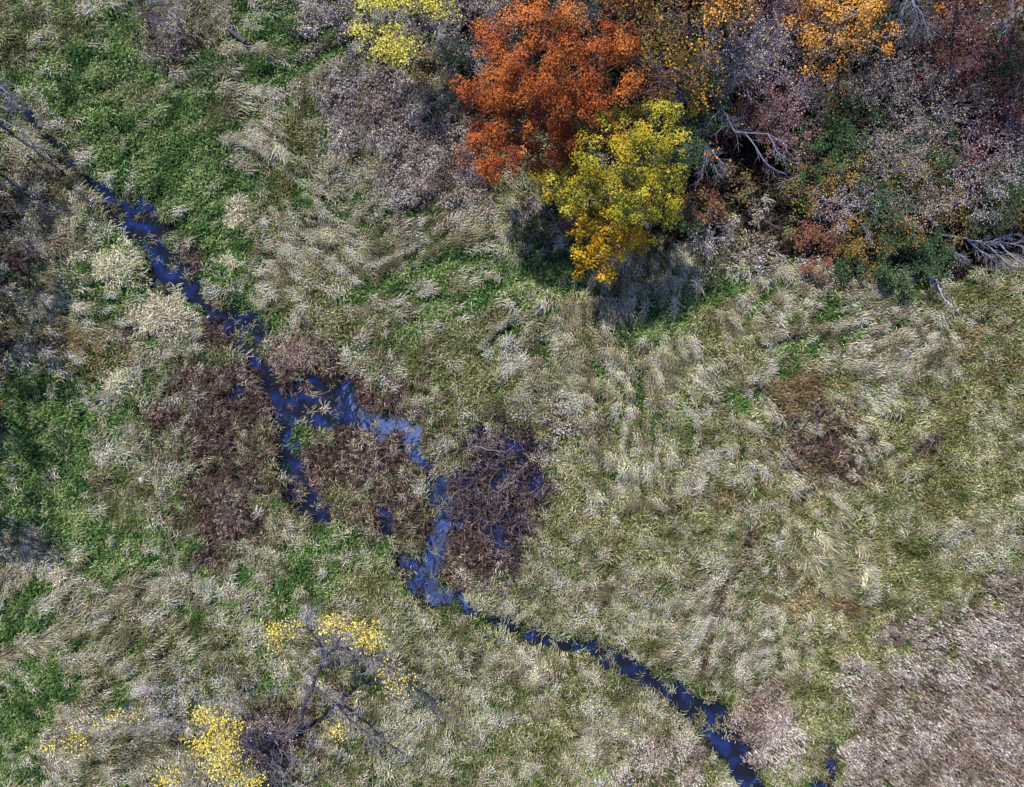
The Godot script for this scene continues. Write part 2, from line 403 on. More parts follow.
# ---------------------------------------------------------------- ground and water
func build_ground() -> void:
	var xs := PackedFloat32Array([-300.0, -140.0, -70.0, -42.0])
	var zs := PackedFloat32Array([-300.0, -140.0, -70.0, -40.0])
	for k in NX:
		xs.append(X0 + k * CELL)
	for k in NZ:
		zs.append(Z0 + k * CELL)
	xs.append_array(PackedFloat32Array([42.0, 70.0, 140.0, 300.0]))
	zs.append_array(PackedFloat32Array([40.0, 70.0, 140.0, 300.0]))
	var s := Shape.new()
	var soil := [lin(64, 58, 40), lin(36, 50, 26), lin(58, 58, 34), lin(56, 44, 36), lin(84, 74, 66), lin(42, 35, 30), lin(112, 102, 80), lin(36, 30, 28), lin(74, 58, 38)]  # soil tones kept dark, so gaps between plants look shaded
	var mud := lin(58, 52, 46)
	var cols := xs.size()
	for z in zs:
		for x in xs:
			var k := cell_of(x, z)
			s.v.append(Vector3(x, ground_y(x, z), z))
			var c := Color(0, 0, 0)
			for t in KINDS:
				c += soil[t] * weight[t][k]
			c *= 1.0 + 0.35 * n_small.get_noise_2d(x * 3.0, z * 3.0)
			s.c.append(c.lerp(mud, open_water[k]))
	for iz in zs.size():
		for ix in cols:
			var a := s.v[iz * cols + mini(ix + 1, cols - 1)] - s.v[iz * cols + maxi(ix - 1, 0)]
			var b := s.v[mini(iz + 1, zs.size() - 1) * cols + ix] - s.v[maxi(iz - 1, 0) * cols + ix]
			s.n.append(b.cross(a).normalized())
	for iz in zs.size() - 1:
		for ix in cols - 1:
			var p := iz * cols + ix
			s.i.append_array(PackedInt32Array([p, p + 1, p + cols + 1, p, p + cols + 1, p + cols]))
	var m := StandardMaterial3D.new()
	m.vertex_color_use_as_albedo = true
	m.roughness = 0.95
	m.metallic_specular = 0.15
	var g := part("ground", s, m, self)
	g.set_meta("kind", "structure")
	g.set_meta("label", "uneven meadow soil under the grass, sloping down to the creek bed")
	g.set_meta("category", "ground")
	# water: only over the low ground
	var w := Shape.new()
	var step := 3
	for iz in range(0, NZ - step, step):
		for ix in range(0, NX - step, step):
			var low := 9.0
			for q in [0, step, step * NX, step * NX + step, (step / 2) * NX + step / 2]:
				low = minf(low, height[iz * NX + ix + q])
			if low < WATER + 0.06:
				var b := w.v.size()
				var x := X0 + ix * CELL
				var z := Z0 + iz * CELL
				var e := step * CELL
				for d in [Vector3(0, 0, 0), Vector3(e, 0, 0), Vector3(e, 0, e), Vector3(0, 0, e)]:
					w.v.append(Vector3(x, WATER, z) + d)
					w.n.append(Vector3.UP)
					w.c.append(Color.WHITE)
				w.i.append_array(PackedInt32Array([b, b + 1, b + 2, b, b + 2, b + 3]))
	var wm := StandardMaterial3D.new()
	var sky_mud_tint := NoiseTexture2D.new()
	var fn := FastNoiseLite.new()
	fn.seed = 8
	fn.frequency = 0.016
	fn.fractal_octaves = 5
	sky_mud_tint.noise = fn
	sky_mud_tint.width = 512
	sky_mud_tint.height = 512
	sky_mud_tint.seamless = true
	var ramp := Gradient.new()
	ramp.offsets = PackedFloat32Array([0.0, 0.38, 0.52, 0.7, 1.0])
	ramp.colors = PackedColorArray([Color(0.07, 0.06, 0.06), Color(0.07, 0.07, 0.10), Color(0.08, 0.11, 0.22), Color(0.09, 0.15, 0.34), Color(0.15, 0.22, 0.42)])  # muddy darks, plus blue of the mirrored sky painted into the water colour
	sky_mud_tint.color_ramp = ramp
	wm.albedo_texture = sky_mud_tint
	wm.roughness = 0.06
	wm.metallic_specular = 1.0
	wm.transparency = BaseMaterial3D.TRANSPARENCY_ALPHA
	wm.albedo_color = Color(0.85, 0.85, 0.85, 0.72)
	var rip := NoiseTexture2D.new()
	var rn := FastNoiseLite.new()
	rn.seed = 5
	rn.frequency = 0.02
	rn.fractal_octaves = 4
	rip.noise = rn
	rip.width = 512
	rip.height = 512
	rip.seamless = true
	rip.as_normal_map = true
	rip.bump_strength = 1.5
	wm.normal_enabled = true
	wm.normal_texture = rip
	wm.normal_scale = 0.25
	wm.uv1_triplanar = true
	wm.uv1_world_triplanar = true
	wm.uv1_scale = Vector3(0.11, 0.11, 0.11)
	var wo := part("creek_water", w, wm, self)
	wo.set_meta("kind", "structure")
	wo.set_meta("label", "narrow dark blue creek winding through the meadow into small pools")
	wo.set_meta("category", "water")

# ---------------------------------------------------------------- grasses
func tuft(blades: int, l0: float, l1: float, spread: float, rise: float, wide: float, base: float, seed_n: int, contrast := 0.5, mixed := 0.2) -> ArrayMesh:
	var r := rng_for(seed_n)
	var s := Shape.new()
	for k in blades:
		var a := r.randfn(0.0, 1.0) * spread
		var d := Vector3(cos(a), 0, sin(a))
		var l := r.randf_range(l0, l1)
		var up := rise * r.randf_range(0.35, 1.4)
		var p := Vector3(r.randf_range(-base, base), -0.03, r.randf_range(-base, base))
		var side := Vector3(-d.z, 0, d.x).rotated(d, r.randf_range(-0.9, 0.9))
		var bend := d.cross(Vector3.UP) * r.randf_range(-0.2, 0.2) * l
		var pts := PackedVector3Array([p, p + d * l * 0.4 + Vector3.UP * up + bend * 0.2, p + d * l * 0.75 + Vector3.UP * up * 1.05 + bend * 0.6, p + d * l + Vector3.UP * up * 0.7 + bend])
		var g := 1.0 + r.randf_range(-contrast, contrast * 0.7)
		var c := Color(g, g * r.randf_range(0.94, 1.05), g * r.randf_range(0.85, 1.1))
		if r.randf() < mixed:
			c = Color(g * 0.46, g * 0.58, g * 0.36)
		s.blade(pts, wide * r.randf_range(0.7, 1.25), wide * 0.4, side, c)
	return s.mesh(plant_material(0.85, 0.08))

# thin dead stems leaning about, each with a fork or two
func stalks(seed_n: int, count: int, tall: float) -> ArrayMesh:
	var r := rng_for(seed_n)
	var s := Shape.new()
	for q in count:
		var a := r.randf() * TAU
		var foot := Vector3(r.randf_range(-0.3, 0.3), -0.03, r.randf_range(-0.3, 0.3))
		var l := tall * r.randf_range(0.6, 1.2)
		var top := foot + Vector3(cos(a) * l * 0.8, l * r.randf_range(0.3, 0.7), sin(a) * l * 0.8)
		var way := wander(foot, top, r, 0.12, 4)
		var g := r.randf_range(0.5, 1.3)
		s.tube(way, 0.016, 0.008, 3, Color(g, g, g))
		for k in 2:
			var d := Vector3(r.randfn(), 0.3, r.randfn()).normalized()
			s.tube(wander(way[2 + k], way[2 + k] + d * l * 0.35, r, 0.1, 2), 0.01, 0.006, 3, Color(g, g, g) * 0.9)
	return s.mesh(plant_material(0.85))

func sow(called: String, label: String, category: String, mesh: ArrayMesh, spots: Array, tints: PackedColorArray) -> void:
	if spots.is_empty():
		return
	var mm := MultiMesh.new()
	mm.transform_format = MultiMesh.TRANSFORM_3D
	mm.use_colors = true
	mm.mesh = mesh
	mm.instance_count = spots.size()
	for k in spots.size():
		mm.set_instance_transform(k, spots[k])
		mm.set_instance_color(k, tints[k])
	var o := MultiMeshInstance3D.new()
	o.name = called
	o.multimesh = mm
	add_child(o)
	o.set_meta("kind", "stuff")
	o.set_meta("label", label)
	o.set_meta("category", category)

func build_grass() -> void:
	var r := rng_for(1)
	var palette := [
		[lin(132, 124, 92), lin(172, 162, 130), lin(202, 192, 164), lin(230, 222, 206)],
		[lin(58, 90, 46), lin(86, 118, 60), lin(116, 144, 80), lin(154, 164, 112)],
		[lin(112, 116, 68), lin(142, 144, 92), lin(170, 168, 118), lin(196, 192, 150)],
		[lin(80, 62, 56), lin(112, 88, 78), lin(142, 120, 106), lin(176, 158, 142)],
		[lin(144, 126, 112), lin(188, 170, 156), lin(214, 199, 186), lin(234, 224, 214)],
		[lin(50, 42, 36), lin(68, 54, 46), lin(94, 78, 66), lin(64, 72, 44)],
		[lin(148, 134, 114), lin(172, 158, 136), lin(190, 178, 158), lin(210, 200, 184)],
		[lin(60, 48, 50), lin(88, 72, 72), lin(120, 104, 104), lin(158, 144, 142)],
		[lin(114, 96, 66), lin(138, 118, 80), lin(156, 136, 96), lin(176, 160, 120)],
	]
	var meshes := [
		tuft(10, 0.12, 0.32, 0.55, 0.16, 0.032, 0.22, 101, 0.75, 0.2), tuft(10, 0.1, 0.27, 2.0, 0.16, 0.038, 0.18, 102, 0.65, 0.08), tuft(10, 0.12, 0.3, 1.4, 0.16, 0.035, 0.19, 103, 0.65, 0.18),
		tuft(10, 0.12, 0.32, 1.8, 0.19, 0.034, 0.19, 104, 0.7, 0.08), tuft(9, 0.1, 0.28, 2.2, 0.28, 0.034, 0.2, 105, 0.65, 0.0), tuft(6, 0.12, 0.34, 2.2, 0.12, 0.042, 0.16, 106, 0.6, 0.25),
		tuft(9, 0.25, 0.6, 0.5, 0.14, 0.036, 0.18, 107, 0.5, 0.05), tuft(8, 0.18, 0.45, 2.2, 0.3, 0.032, 0.19, 108, 0.75, 0.0), tuft(10, 0.14, 0.34, 0.8, 0.17, 0.036, 0.19, 109, 0.6, 0.2),
	]
	var density := [66.0, 62.0, 60.0, 52.0, 60.0, 20.0, 54.0, 26.0, 60.0]
	var spots: Array = []
	var tints: Array[PackedColorArray] = []
	for t in KINDS:
		spots.append([])
		tints.append(PackedColorArray())
	var gap := 0.105
	var nx := int((33.0 + 33.0) / gap) - 2
	var nz := int((26.0 + 26.0) / gap) - 2
	for iz in nz:
		for ix in nx:
			var x := X0 + (ix + 0.5 + r.randf_range(-0.6, 0.6)) * gap
			var z := Z0 + (iz + 0.5 + r.randf_range(-0.6, 0.6)) * gap
			var thin := 1.0 if absf(x) < 29.5 and absf(z) < 23.0 else 0.35
			var pick := r.randf()
			if pick > thin:
				continue
			var k := cell_of(x, z)
			var y := ground_y(x, z)
			var shallow := y < WATER + 0.03
			if shallow:
				var rooted := n_small.get_noise_2d(x * 1.1 + 200.0, z * 1.1) + 0.6 * n_fine.get_noise_2d(x, z + 80.0)
				if r.randf() > (0.6 if rooted > 0.36 else (0.015 if open_water[k] > 0.7 else 0.3)):
					continue
				y = maxf(y, WATER - 0.06)
				if weight[TAN][k] + weight[MAUVE][k] > 0.3 and r.randf() < 0.25:
					continue
			elif open_water[k] > 0.3 and r.randf() < 0.4:
				continue
			var best := -9.0
			var kind := 0
			var fx := flow_x[k] * 0.24
			var fz := flow_z[k] * 0.24
			# fine streaks drawn out along the lie of the grass
			var streak := 0.0
			for q in range(-3, 4):
				streak += n_fine.get_noise_2d((x + fx * q) * 1.7, (z + fz * q) * 1.7)
			streak *= 0.3
			var hump := 2.2 * (absf(n_mid.get_noise_2d(x, z)) - 0.22) + 1.6 * n_small.get_noise_2d(x, z)
			for t in KINDS:
				var w := weight[t][k]
				if w > 0.03:
					var sc := w + 0.55 * n_patch.get_noise_2d(x + t * 57.0, z * 1.0 - t * 31.0) + r.randf_range(-0.32, 0.32)
					if t == TAN or t == PALE or t == MAUVE:
						sc += 0.6 * streak + 0.12 * hump
					elif t == GREEN or t == SWAMP or t == LITTER:
						sc -= 0.5 * streak + 0.14 * hump
					if sc > best:
						best = sc
						kind = t
			var gaps := clampf(0.95 + 1.6 * n_small.get_noise_2d(x * 1.4 + 300.0, z * 1.4), 0.25, 1.3) if kind == MAUVE or kind == BROWN else 1.0
			if r.randf() > density[kind] * gap * gap * gaps * clampf(1.05 + 1.1 * streak, 0.45, 1.35):
				continue
			var tone := 0.42 + 0.6 * n_patch.get_noise_2d(x * 0.8 + 400.0, z * 0.8) + 0.9 * streak + r.randf_range(-0.35, 0.35)
			var pal: Array = palette[kind]
			var c: Color = pal[clampi(int(tone * 4.0), 0, 3)]
			if r.randf() < 0.12:
				c = c * 0.5
			c = vary(c, r, 0.25, 0.07)
			var a: float
			if kind == GREEN or kind == BROWN or kind == SWAMP or kind == MAUVE or kind == LITTER:
				a = r.randf() * TAU
			else:
				a = atan2(flow_z[k], flow_x[k]) + r.randfn(0.0, lerpf(0.8, 0.3, combed[k]))
			var big := r.randf_range(0.7, 1.25) * (1.0 + 0.35 * n_mid.get_noise_2d(x * 1.3, z * 1.3 + 70.0))
			var b := Basis(Vector3.UP, -a).scaled(Vector3(big, big * r.randf_range(0.75, 1.35), big))
			spots[kind].append(Transform3D(b, Vector3(x, y, z)))
			tints[kind].append(c)
	var said := [
		["dead_grass", "long straw coloured dead grass lying over across the meadow", "grass"],
		["green_grass", "lush green grass growing in patches between the dead grass", "grass"],
		["olive_grass", "short yellowish green grass mixed through the open meadow", "grass"],
		["brown_sedge_grass", "matted brown sedge on the wet ground beside the creek", "sedge"],
		["dead_stalk_weeds", "pale mauve dead flower stalks with fluffy seed heads", "weeds"],
		["forest_undergrowth", "low brown undergrowth on the leaf covered floor of the wood", "undergrowth"],
		["pale_lodged_grass", "cream coloured long grass combed flat in swirls", "grass"],
		["swamp_weeds", "dark brown tangled brush standing in the flooded hollow", "weeds"],
		["rusty_grass", "golden brown autumn grass in bands across the meadow", "grass"],
	]
	for t in KINDS:
		sow(said[t][0], said[t][1], said[t][2], meshes[t], spots[t], tints[t])
		print(said[t][0], " ", spots[t].size())
	# twiggy dead stems mixed into the swamp, the brown sedge and the mauve weeds
	var stem := stalks(120, 4, 0.8)
	var sp: Array = []
	var st := PackedColorArray()
	for q in 60000:
		var x := r.randf_range(-30.0, 30.0)
		var z := r.randf_range(-23.0, 23.0)
		var k := cell_of(x, z)
		var y := ground_y(x, z)
		if open_water[k] > 0.5 or y < WATER - 0.1:
			continue
		var w := weight[SWAMP][k] * 0.6 + weight[BROWN][k] * 0.14 + weight[MAUVE][k] * 0.06 + weight[LITTER][k] * 0.15 + weight[TAN][k] * 0.01
		if r.randf() < w * 0.55:
			sp.append(Transform3D(Basis(Vector3.UP, r.randf() * TAU).scaled(Vector3.ONE * r.randf_range(0.6, 1.2)), Vector3(x, y, z)))
			st.append(vary(lin(128, 112, 110), r, 0.5, 0.08))
	sow("dead_stem_weeds", "thin grey branching dead stems standing in the wet brown sedge", "weeds", stem, sp, st)
	# leaves on the floor of the wood
	var one := Shape.new()
	one.leaf(Vector3(0, 0.02, 0), Vector3(0.07, 0, 0), Vector3(0, 0, 0.045), Vector3.UP, Color.WHITE)
	one.leaf(Vector3(0.11, 0.03, 0.07), Vector3(0.04, 0.01, 0.04), Vector3(-0.03, 0, 0.03), Vector3.UP, Color(0.8, 0.8, 0.8))
	sp = []
	st = PackedColorArray()
	var hues := [lin(150, 96, 40), lin(170, 130, 60), lin(120, 70, 40), lin(190, 160, 100), lin(120, 50, 50), lin(96, 76, 58)]
	for q in 70000:
		var x := r.randf_range(-30.0, 31.0)
		var z := r.randf_range(-25.0, -2.0)
		var k := cell_of(x, z)
		if r.randf() < weight[LITTER][k] * 0.75:
			sp.append(Transform3D(Basis(Vector3.UP, r.randf() * TAU).rotated(Vector3.RIGHT, r.randf_range(-0.5, 0.5)).scaled(Vector3.ONE * r.randf_range(0.6, 1.3)), Vector3(x, ground_y(x, z) + r.randf() * 0.15, z)))
			st.append(vary(hues[r.randi() % 6], r, 0.4, 0.1))
	sow("fallen_leaves", "brown and ochre fallen leaves littering the floor of the wood", "leaves", one.mesh(plant_material(0.8)), sp, st)

# big single tussocks
func tussock(px: float, py: float, rx: float, rz: float, tall: float, cols: Array, label: String, n: int, seed_n: int, rough_top := 0.16) -> void:
	var r := rng_for(seed_n)
	var where := at(px, py)
	where.y = ground_y(where.x, where.z) - 0.03
	var t := thing("grass_tussock", label, "tussock", where, "large grass tussocks")
	var mound := Shape.new()
	# heart of the tussock: a low dome of matted old leaves
	var rings := 7
	var segs := 18
	for a in rings + 1:
		for b in segs:
			var f := float(a) / rings
			var ang := TAU * b / segs
			var wob := 1.0 + 0.18 * n_small.get_noise_2d(px + cos(ang) * 2.0, py + sin(ang) * 2.0)
			var p := Vector3(cos(ang) * rx * 0.66 * f * wob, tall * 0.62 * (1.0 - f * f) - 0.12 * f, sin(ang) * rz * 0.66 * f * wob)
			mound.v.append(p)
			mound.n.append(Vector3(p.x / rx, 0.7, p.z / rz).normalized())
			mound.c.append(lin(120, 108, 80))
	for a in rings:
		for b in segs:
			var p0 := a * segs + b
			var p1 := a * segs + (b + 1) % segs
			mound.i.append_array(PackedInt32Array([p0, p1 + segs, p1, p0, p0 + segs, p1 + segs]))
	part("mound", mound, plant_material(0.9), t)
	var s := Shape.new()
	for k in n:
		var f := sqrt(r.randf())
		var ang := r.randf() * TAU
		var wob := 1.0 + 0.75 * n_small.get_noise_2d(px + cos(ang) * 1.4, py + sin(ang) * 1.4)
		f *= wob
		var p := Vector3(cos(ang) * rx * 0.85 * f, tall * 0.6 * maxf(0.0, 1.0 - f * f) - 0.1 * f + 0.14 * n_small.get_noise_2d(px + cos(ang) * rx * f, py + sin(ang) * rz * f), sin(ang) * rz * 0.85 * f)
		var d := Vector3(cos(ang) * (0.3 + f), 0, sin(ang) * (0.3 + f)).normalized().rotated(Vector3.UP, r.randfn(0.0, 2.2))
		var l := r.randf_range(0.15, 0.36)
		var up := r.randf_range(0.4, 1.1) * rough_top
		var side := Vector3(-d.z, 0, d.x).rotated(d, r.randf_range(-0.5, 0.5))
		s.blade(PackedVector3Array([p, p + d * l * 0.35 + Vector3.UP * up * 0.9, p + d * l * 0.75 + Vector3.UP * up * 0.85, p + d * l + Vector3.UP * up * 0.35]), 0.038, 0.016, side, vary(cols[r.randi() % cols.size()], r, 0.5, 0.06))
	part("blades", s, plant_material(0.8, 0.12), t)

# ---------------------------------------------------------------- wood
# grows twigs by forking; collects where leaves may sit
func fork(s: Shape, tips: Array, p: Vector3, d: Vector3, l: float, rad: float, depth: int, r: RandomNumberGenerator, col: Color, spread := 0.55, lift := 0.12) -> void:
	var a := d.cross(Vector3.UP if absf(d.y) < 0.9 else Vector3.RIGHT).normalized().rotated(d, r.randf() * TAU)
	var mid := p + d * l * 0.5 + a * l * r.randf_range(-0.09, 0.09)
	var end := p + (d + a * r.randf_range(-0.12, 0.12)).normalized() * l
	s.tube(PackedVector3Array([p, mid, end]), rad, rad * 0.62, 5 if depth > 2 else 3, vary(col, r, 0.15, 0.03))
	tips.append(mid)
	tips.append(end)
	if depth == 0:
		return
	var kids := 3 if depth > 1 else 4
	for k in kids:
		var ax := d.cross(Vector3.UP if absf(d.y) < 0.9 else Vector3.RIGHT).normalized().rotated(d, TAU * (k + r.randf() * 0.8) / kids)
		var nd := (d.rotated(ax, spread * r.randf_range(0.6, 1.4)) + Vector3.UP * lift).normalized()
		var from := p.lerp(end, r.randf_range(0.45, 1.0)) if k > 0 else end
		fork(s, tips, from, nd, l * r.randf_range(0.55, 0.85), rad * 0.6, depth - 1, r, col, spread, lift)

func scatter_leaves(s: Shape, tips: Array, n: int, jitter: float, size: float, cols: Array, r: RandomNumberGenerator) -> void:
	if tips.is_empty():
		return
	for k in n:
		var p: Vector3 = tips[r.randi() % tips.size()]
		p += Vector3(r.randfn(), r.randfn() * 0.7, r.randfn()) * jitter
		leaf_at(s, p, Vector3.UP, size, vary(cols[r.randi() % cols.size()], r, 0.3, 0.08), r)

func leaf_at(s: Shape, p: Vector3, out: Vector3, size: float, c: Color, r: RandomNumberGenerator) -> void:
	var nrm := (out + Vector3(r.randfn(), r.randfn() * 0.6, r.randfn()) * 0.55).normalized()
	var al := nrm.cross(Vector3(r.randfn(), r.randfn(), r.randfn())).normalized()
	var sz := size * r.randf_range(0.6, 1.3)
	s.leaf(p, al * sz * 0.5, nrm.cross(al) * sz * 0.36, nrm, c)

func wander(a: Vector3, b: Vector3, r: RandomNumberGenerator, bow := 0.07, n := 6) -> PackedVector3Array:
	var out := PackedVector3Array()
	var l := a.distance_to(b)
	var off := Vector3(r.randfn(), r.randfn() * 0.4, r.randfn()) * l * bow
	for k in n + 1:
		var t := float(k) / n
		out.append(a.lerp(b, t) + off * sin(t * PI) + Vector3(r.randfn(), r.randfn(), r.randfn()) * l * 0.012 * (1.0 if k > 0 and k < n else 0.0))
	return out

# a tree whose crown is a heap of leafy clumps; lobes are [x, y, height, rx, ry, rise] in plan units and metres
func leafy_tree(called: String, label: String, foot: Vector2, lobes: Array, o: Dictionary) -> void:
	var r := rng_for(o.seed)
	var base := at(foot.x, foot.y)
	base.y = ground_y(base.x, base.z) - 0.1
	var t := thing(called, label, "tree", base, o.get("group", ""))
	var bark: Color = o.bark
	var trunk := Shape.new()
	var heart := Vector3.ZERO
	for e in lobes:
		heart += at(e[0], e[1], e[2]) - base
	heart /= lobes.size()
	var crotch := Vector3(heart.x * 0.4, heart.y * 0.42, heart.z * 0.4)
	trunk.tube(wander(Vector3.ZERO, crotch, r, 0.04), o.girth, o.girth * 0.72, 9, bark)
	part("trunk", trunk, plant_material(0.9), t)
	var leaves := Shape.new()
	var twigs := Shape.new()
	for e in lobes:
		var mid := at(e[0], e[1], e[2]) - base
		var k: float = (CAM_H - e[2]) / CAM_H / PPM
		var rx: float = e[3] * k
		var rz: float = e[4] * k
		var ry: float = e[5]
		var limb := Shape.new()
		var way := wander(crotch, mid + Vector3(0, -ry * 0.2, 0), r, 0.08)
		limb.tube(way, o.girth * 0.5, o.girth * 0.16, 6, bark)
		part("limb", limb, plant_material(0.9), t)
		var count := int(o.clumps * rx * rz)
		for q in count:
			var u := r.randf_range(-0.15, 1.0)
			var ang := r.randf() * TAU
			var f := sqrt(maxf(0.0, 1.0 - u * u))
			var dir := Vector3(cos(ang) * f, u, sin(ang) * f)
			var reach := r.randf_range(0.62, 1.08) + 0.16 * n_small.get_noise_3d(dir.x * 2.0 + mid.x, dir.y * 2.0, dir.z * 2.0 + mid.z)
			var c := mid + Vector3(dir.x * rx, dir.y * ry, dir.z * rz) * reach
			var cr: float = o.clump * r.randf_range(0.65, 1.3)
			if q % 2 == 0:
				var start: Vector3 = way[way.size() - 1 - r.randi() % 3]
				twigs.tube(wander(start, c, r, 0.06, 3), 0.035, 0.012, 3, o.get("twig", bark))
			var tone: Color = o.cols[r.randi() % o.cols.size()]
			tone = vary(tone, r, 0.16, 0.06)
			for j in int(o.leaves * cr * cr * 6.0):
				var w := Vector3(r.randfn(), r.randfn(), r.randfn()).normalized()
				if w.y < -0.3:
					w.y = -w.y
				var p := c + Vector3(w.x, w.y * 0.75, w.z) * cr * pow(r.randf(), 0.3)
				leaf_at(leaves, p, (w + dir * 0.4 + Vector3.UP * 0.2).normalized(), o.leaf, vary(tone, r, 0.22, 0.07), r)
	part("twigs", twigs, plant_material(0.9), t)
	part("crown", leaves, plant_material(0.7, 0.14), t)

# bare or thinly leaved trees and shrubs
func shrub(called: String, label: String, category: String, px: float, py: float, rad_px: float, tall: float, o: Dictionary) -> void:
	var r := rng_for(o.seed)
	var base := at(px, py, tall * 0.6)
	base.y = 0.0
	base.y = ground_y(base.x, base.z) - 0.06
	var t := thing(called, label, category, base, o.get("group", ""))
	var rad := rad_px / PPM * (CAM_H - tall * 0.6) / CAM_H
	var tips := []
	var stems: int = o.get("stems", 6)
	var bark: Color = o.bark
	var all := Shape.new()
	for k in stems:
		var s := Shape.new()
		var a := TAU * (k + r.randf() * 0.7) / stems
		var d := Vector3(cos(a) * rad, tall * r.randf_range(0.8, 1.5), sin(a) * rad).normalized()
		var l := Vector2(rad, tall).length() * r.randf_range(0.4, 0.55)
		fork(s, tips, Vector3(cos(a), 0, sin(a)) * 0.08, d, l, o.get("girth", 0.035), o.get("depth", 3), r, bark, o.get("spread", 0.55), o.get("lift", 0.05))
		part("stem", s, plant_material(0.9), t)
	if o.get("leaves", 0) > 0:
		var leaves := Shape.new()
		scatter_leaves(leaves, tips, o.leaves, o.get("jitter", 0.12), o.get("leaf", 0.12), o.cols, r)
		part("foliage", leaves, plant_material(0.7, 0.25), t)

# a bare tree drawn by its main limbs: each limb is a list of [x, y, height]
func limb_tree(called: String, label: String, category: String, limbs: Array, o: Dictionary) -> Node3D:
	var r := rng_for(o.seed)
	var f: Array = limbs[0][0]
	var base := at(f[0], f[1], f[2])
	if f[2] < 0.5:
		base.y = ground_y(base.x, base.z) - 0.05
	var t := thing(called, label, category, base, o.get("group", ""))
	var tips := []
	var wood := PackedVector3Array()
	var twigs := Shape.new()
	var first := true
	for limb in limbs:
		var pts := PackedVector3Array()
		for e in limb:
			pts.append(at(e[0], e[1], e[2]) - base)
		var smooth := PackedVector3Array()
		for k in pts.size() - 1:
			var w := wander(pts[k], pts[k + 1], r, 0.04, 4)
			if k > 0:
				w.remove_at(0)
			smooth.append_array(w)
		var s := Shape.new()
		var g: float = o.girth * (1.0 if first else 0.62)
		s.tube(smooth, g, g * 0.3, 7, o.bark)
		part("trunk" if first else "limb", s, plant_material(0.9), t)
		var n: int = smooth.size()
		wood.append_array(smooth.slice(n / 3))
		for k in range(1 if not first else n / 2, n):
			for q in int(o.get("twigs", 2)):
				var d := (smooth[k] - smooth[k - 1]).normalized()
				var ax := d.cross(Vector3.UP).normalized().rotated(d, r.randf() * TAU)
				fork(twigs, tips, smooth[k], d.rotated(ax, r.randf_range(0.4, 1.0)), o.get("twig_len", 0.6) * r.randf_range(0.6, 1.2), g * 0.28, o.get("depth", 2), r, o.get("twig", o.bark), 0.6, 0.02)
		first = false
	var leaves := Shape.new()
	if o.get("leaves", 0) > 0:
		scatter_leaves(leaves, tips, o.leaves, 0.12, o.get("leaf", 0.12), o.cols, r)
	for c in o.get("clusters", []):   # [x, y, height, rx, ry, count]
		var mid := at(c[0], c[1], c[2]) - base
		var near := wood[0]
		for p in wood:
			if p.distance_to(mid) < near.distance_to(mid):
				near = p
		var bough := wander(near, mid, r, 0.08, 4)
		twigs.tube(bough, 0.035, 0.015, 4, o.bark)
		for q in 5:
			fork(twigs, tips, bough[2 + q % 3], Vector3(r.randfn(), 0.3 + 0.3 * r.randf(), r.randfn()).normalized(), c[3] / PPM * 0.45, 0.014, 2, r, o.get("twig", o.bark))
		for q in int(c[5] * 1.9):
			var g := Vector3(r.randfn() * c[3] / PPM * 0.45, r.randfn() * 0.3, r.randfn() * c[4] / PPM * 0.45)
			leaf_at(leaves, mid + g, Vector3.UP, o.get("leaf", 0.12), vary(o.cols[r.randi() % o.cols.size()], r, 0.25, 0.07), r)
	part("twigs", twigs, plant_material(0.9), t)
	part("foliage", leaves, plant_material(0.7, 0.25), t)
	return t

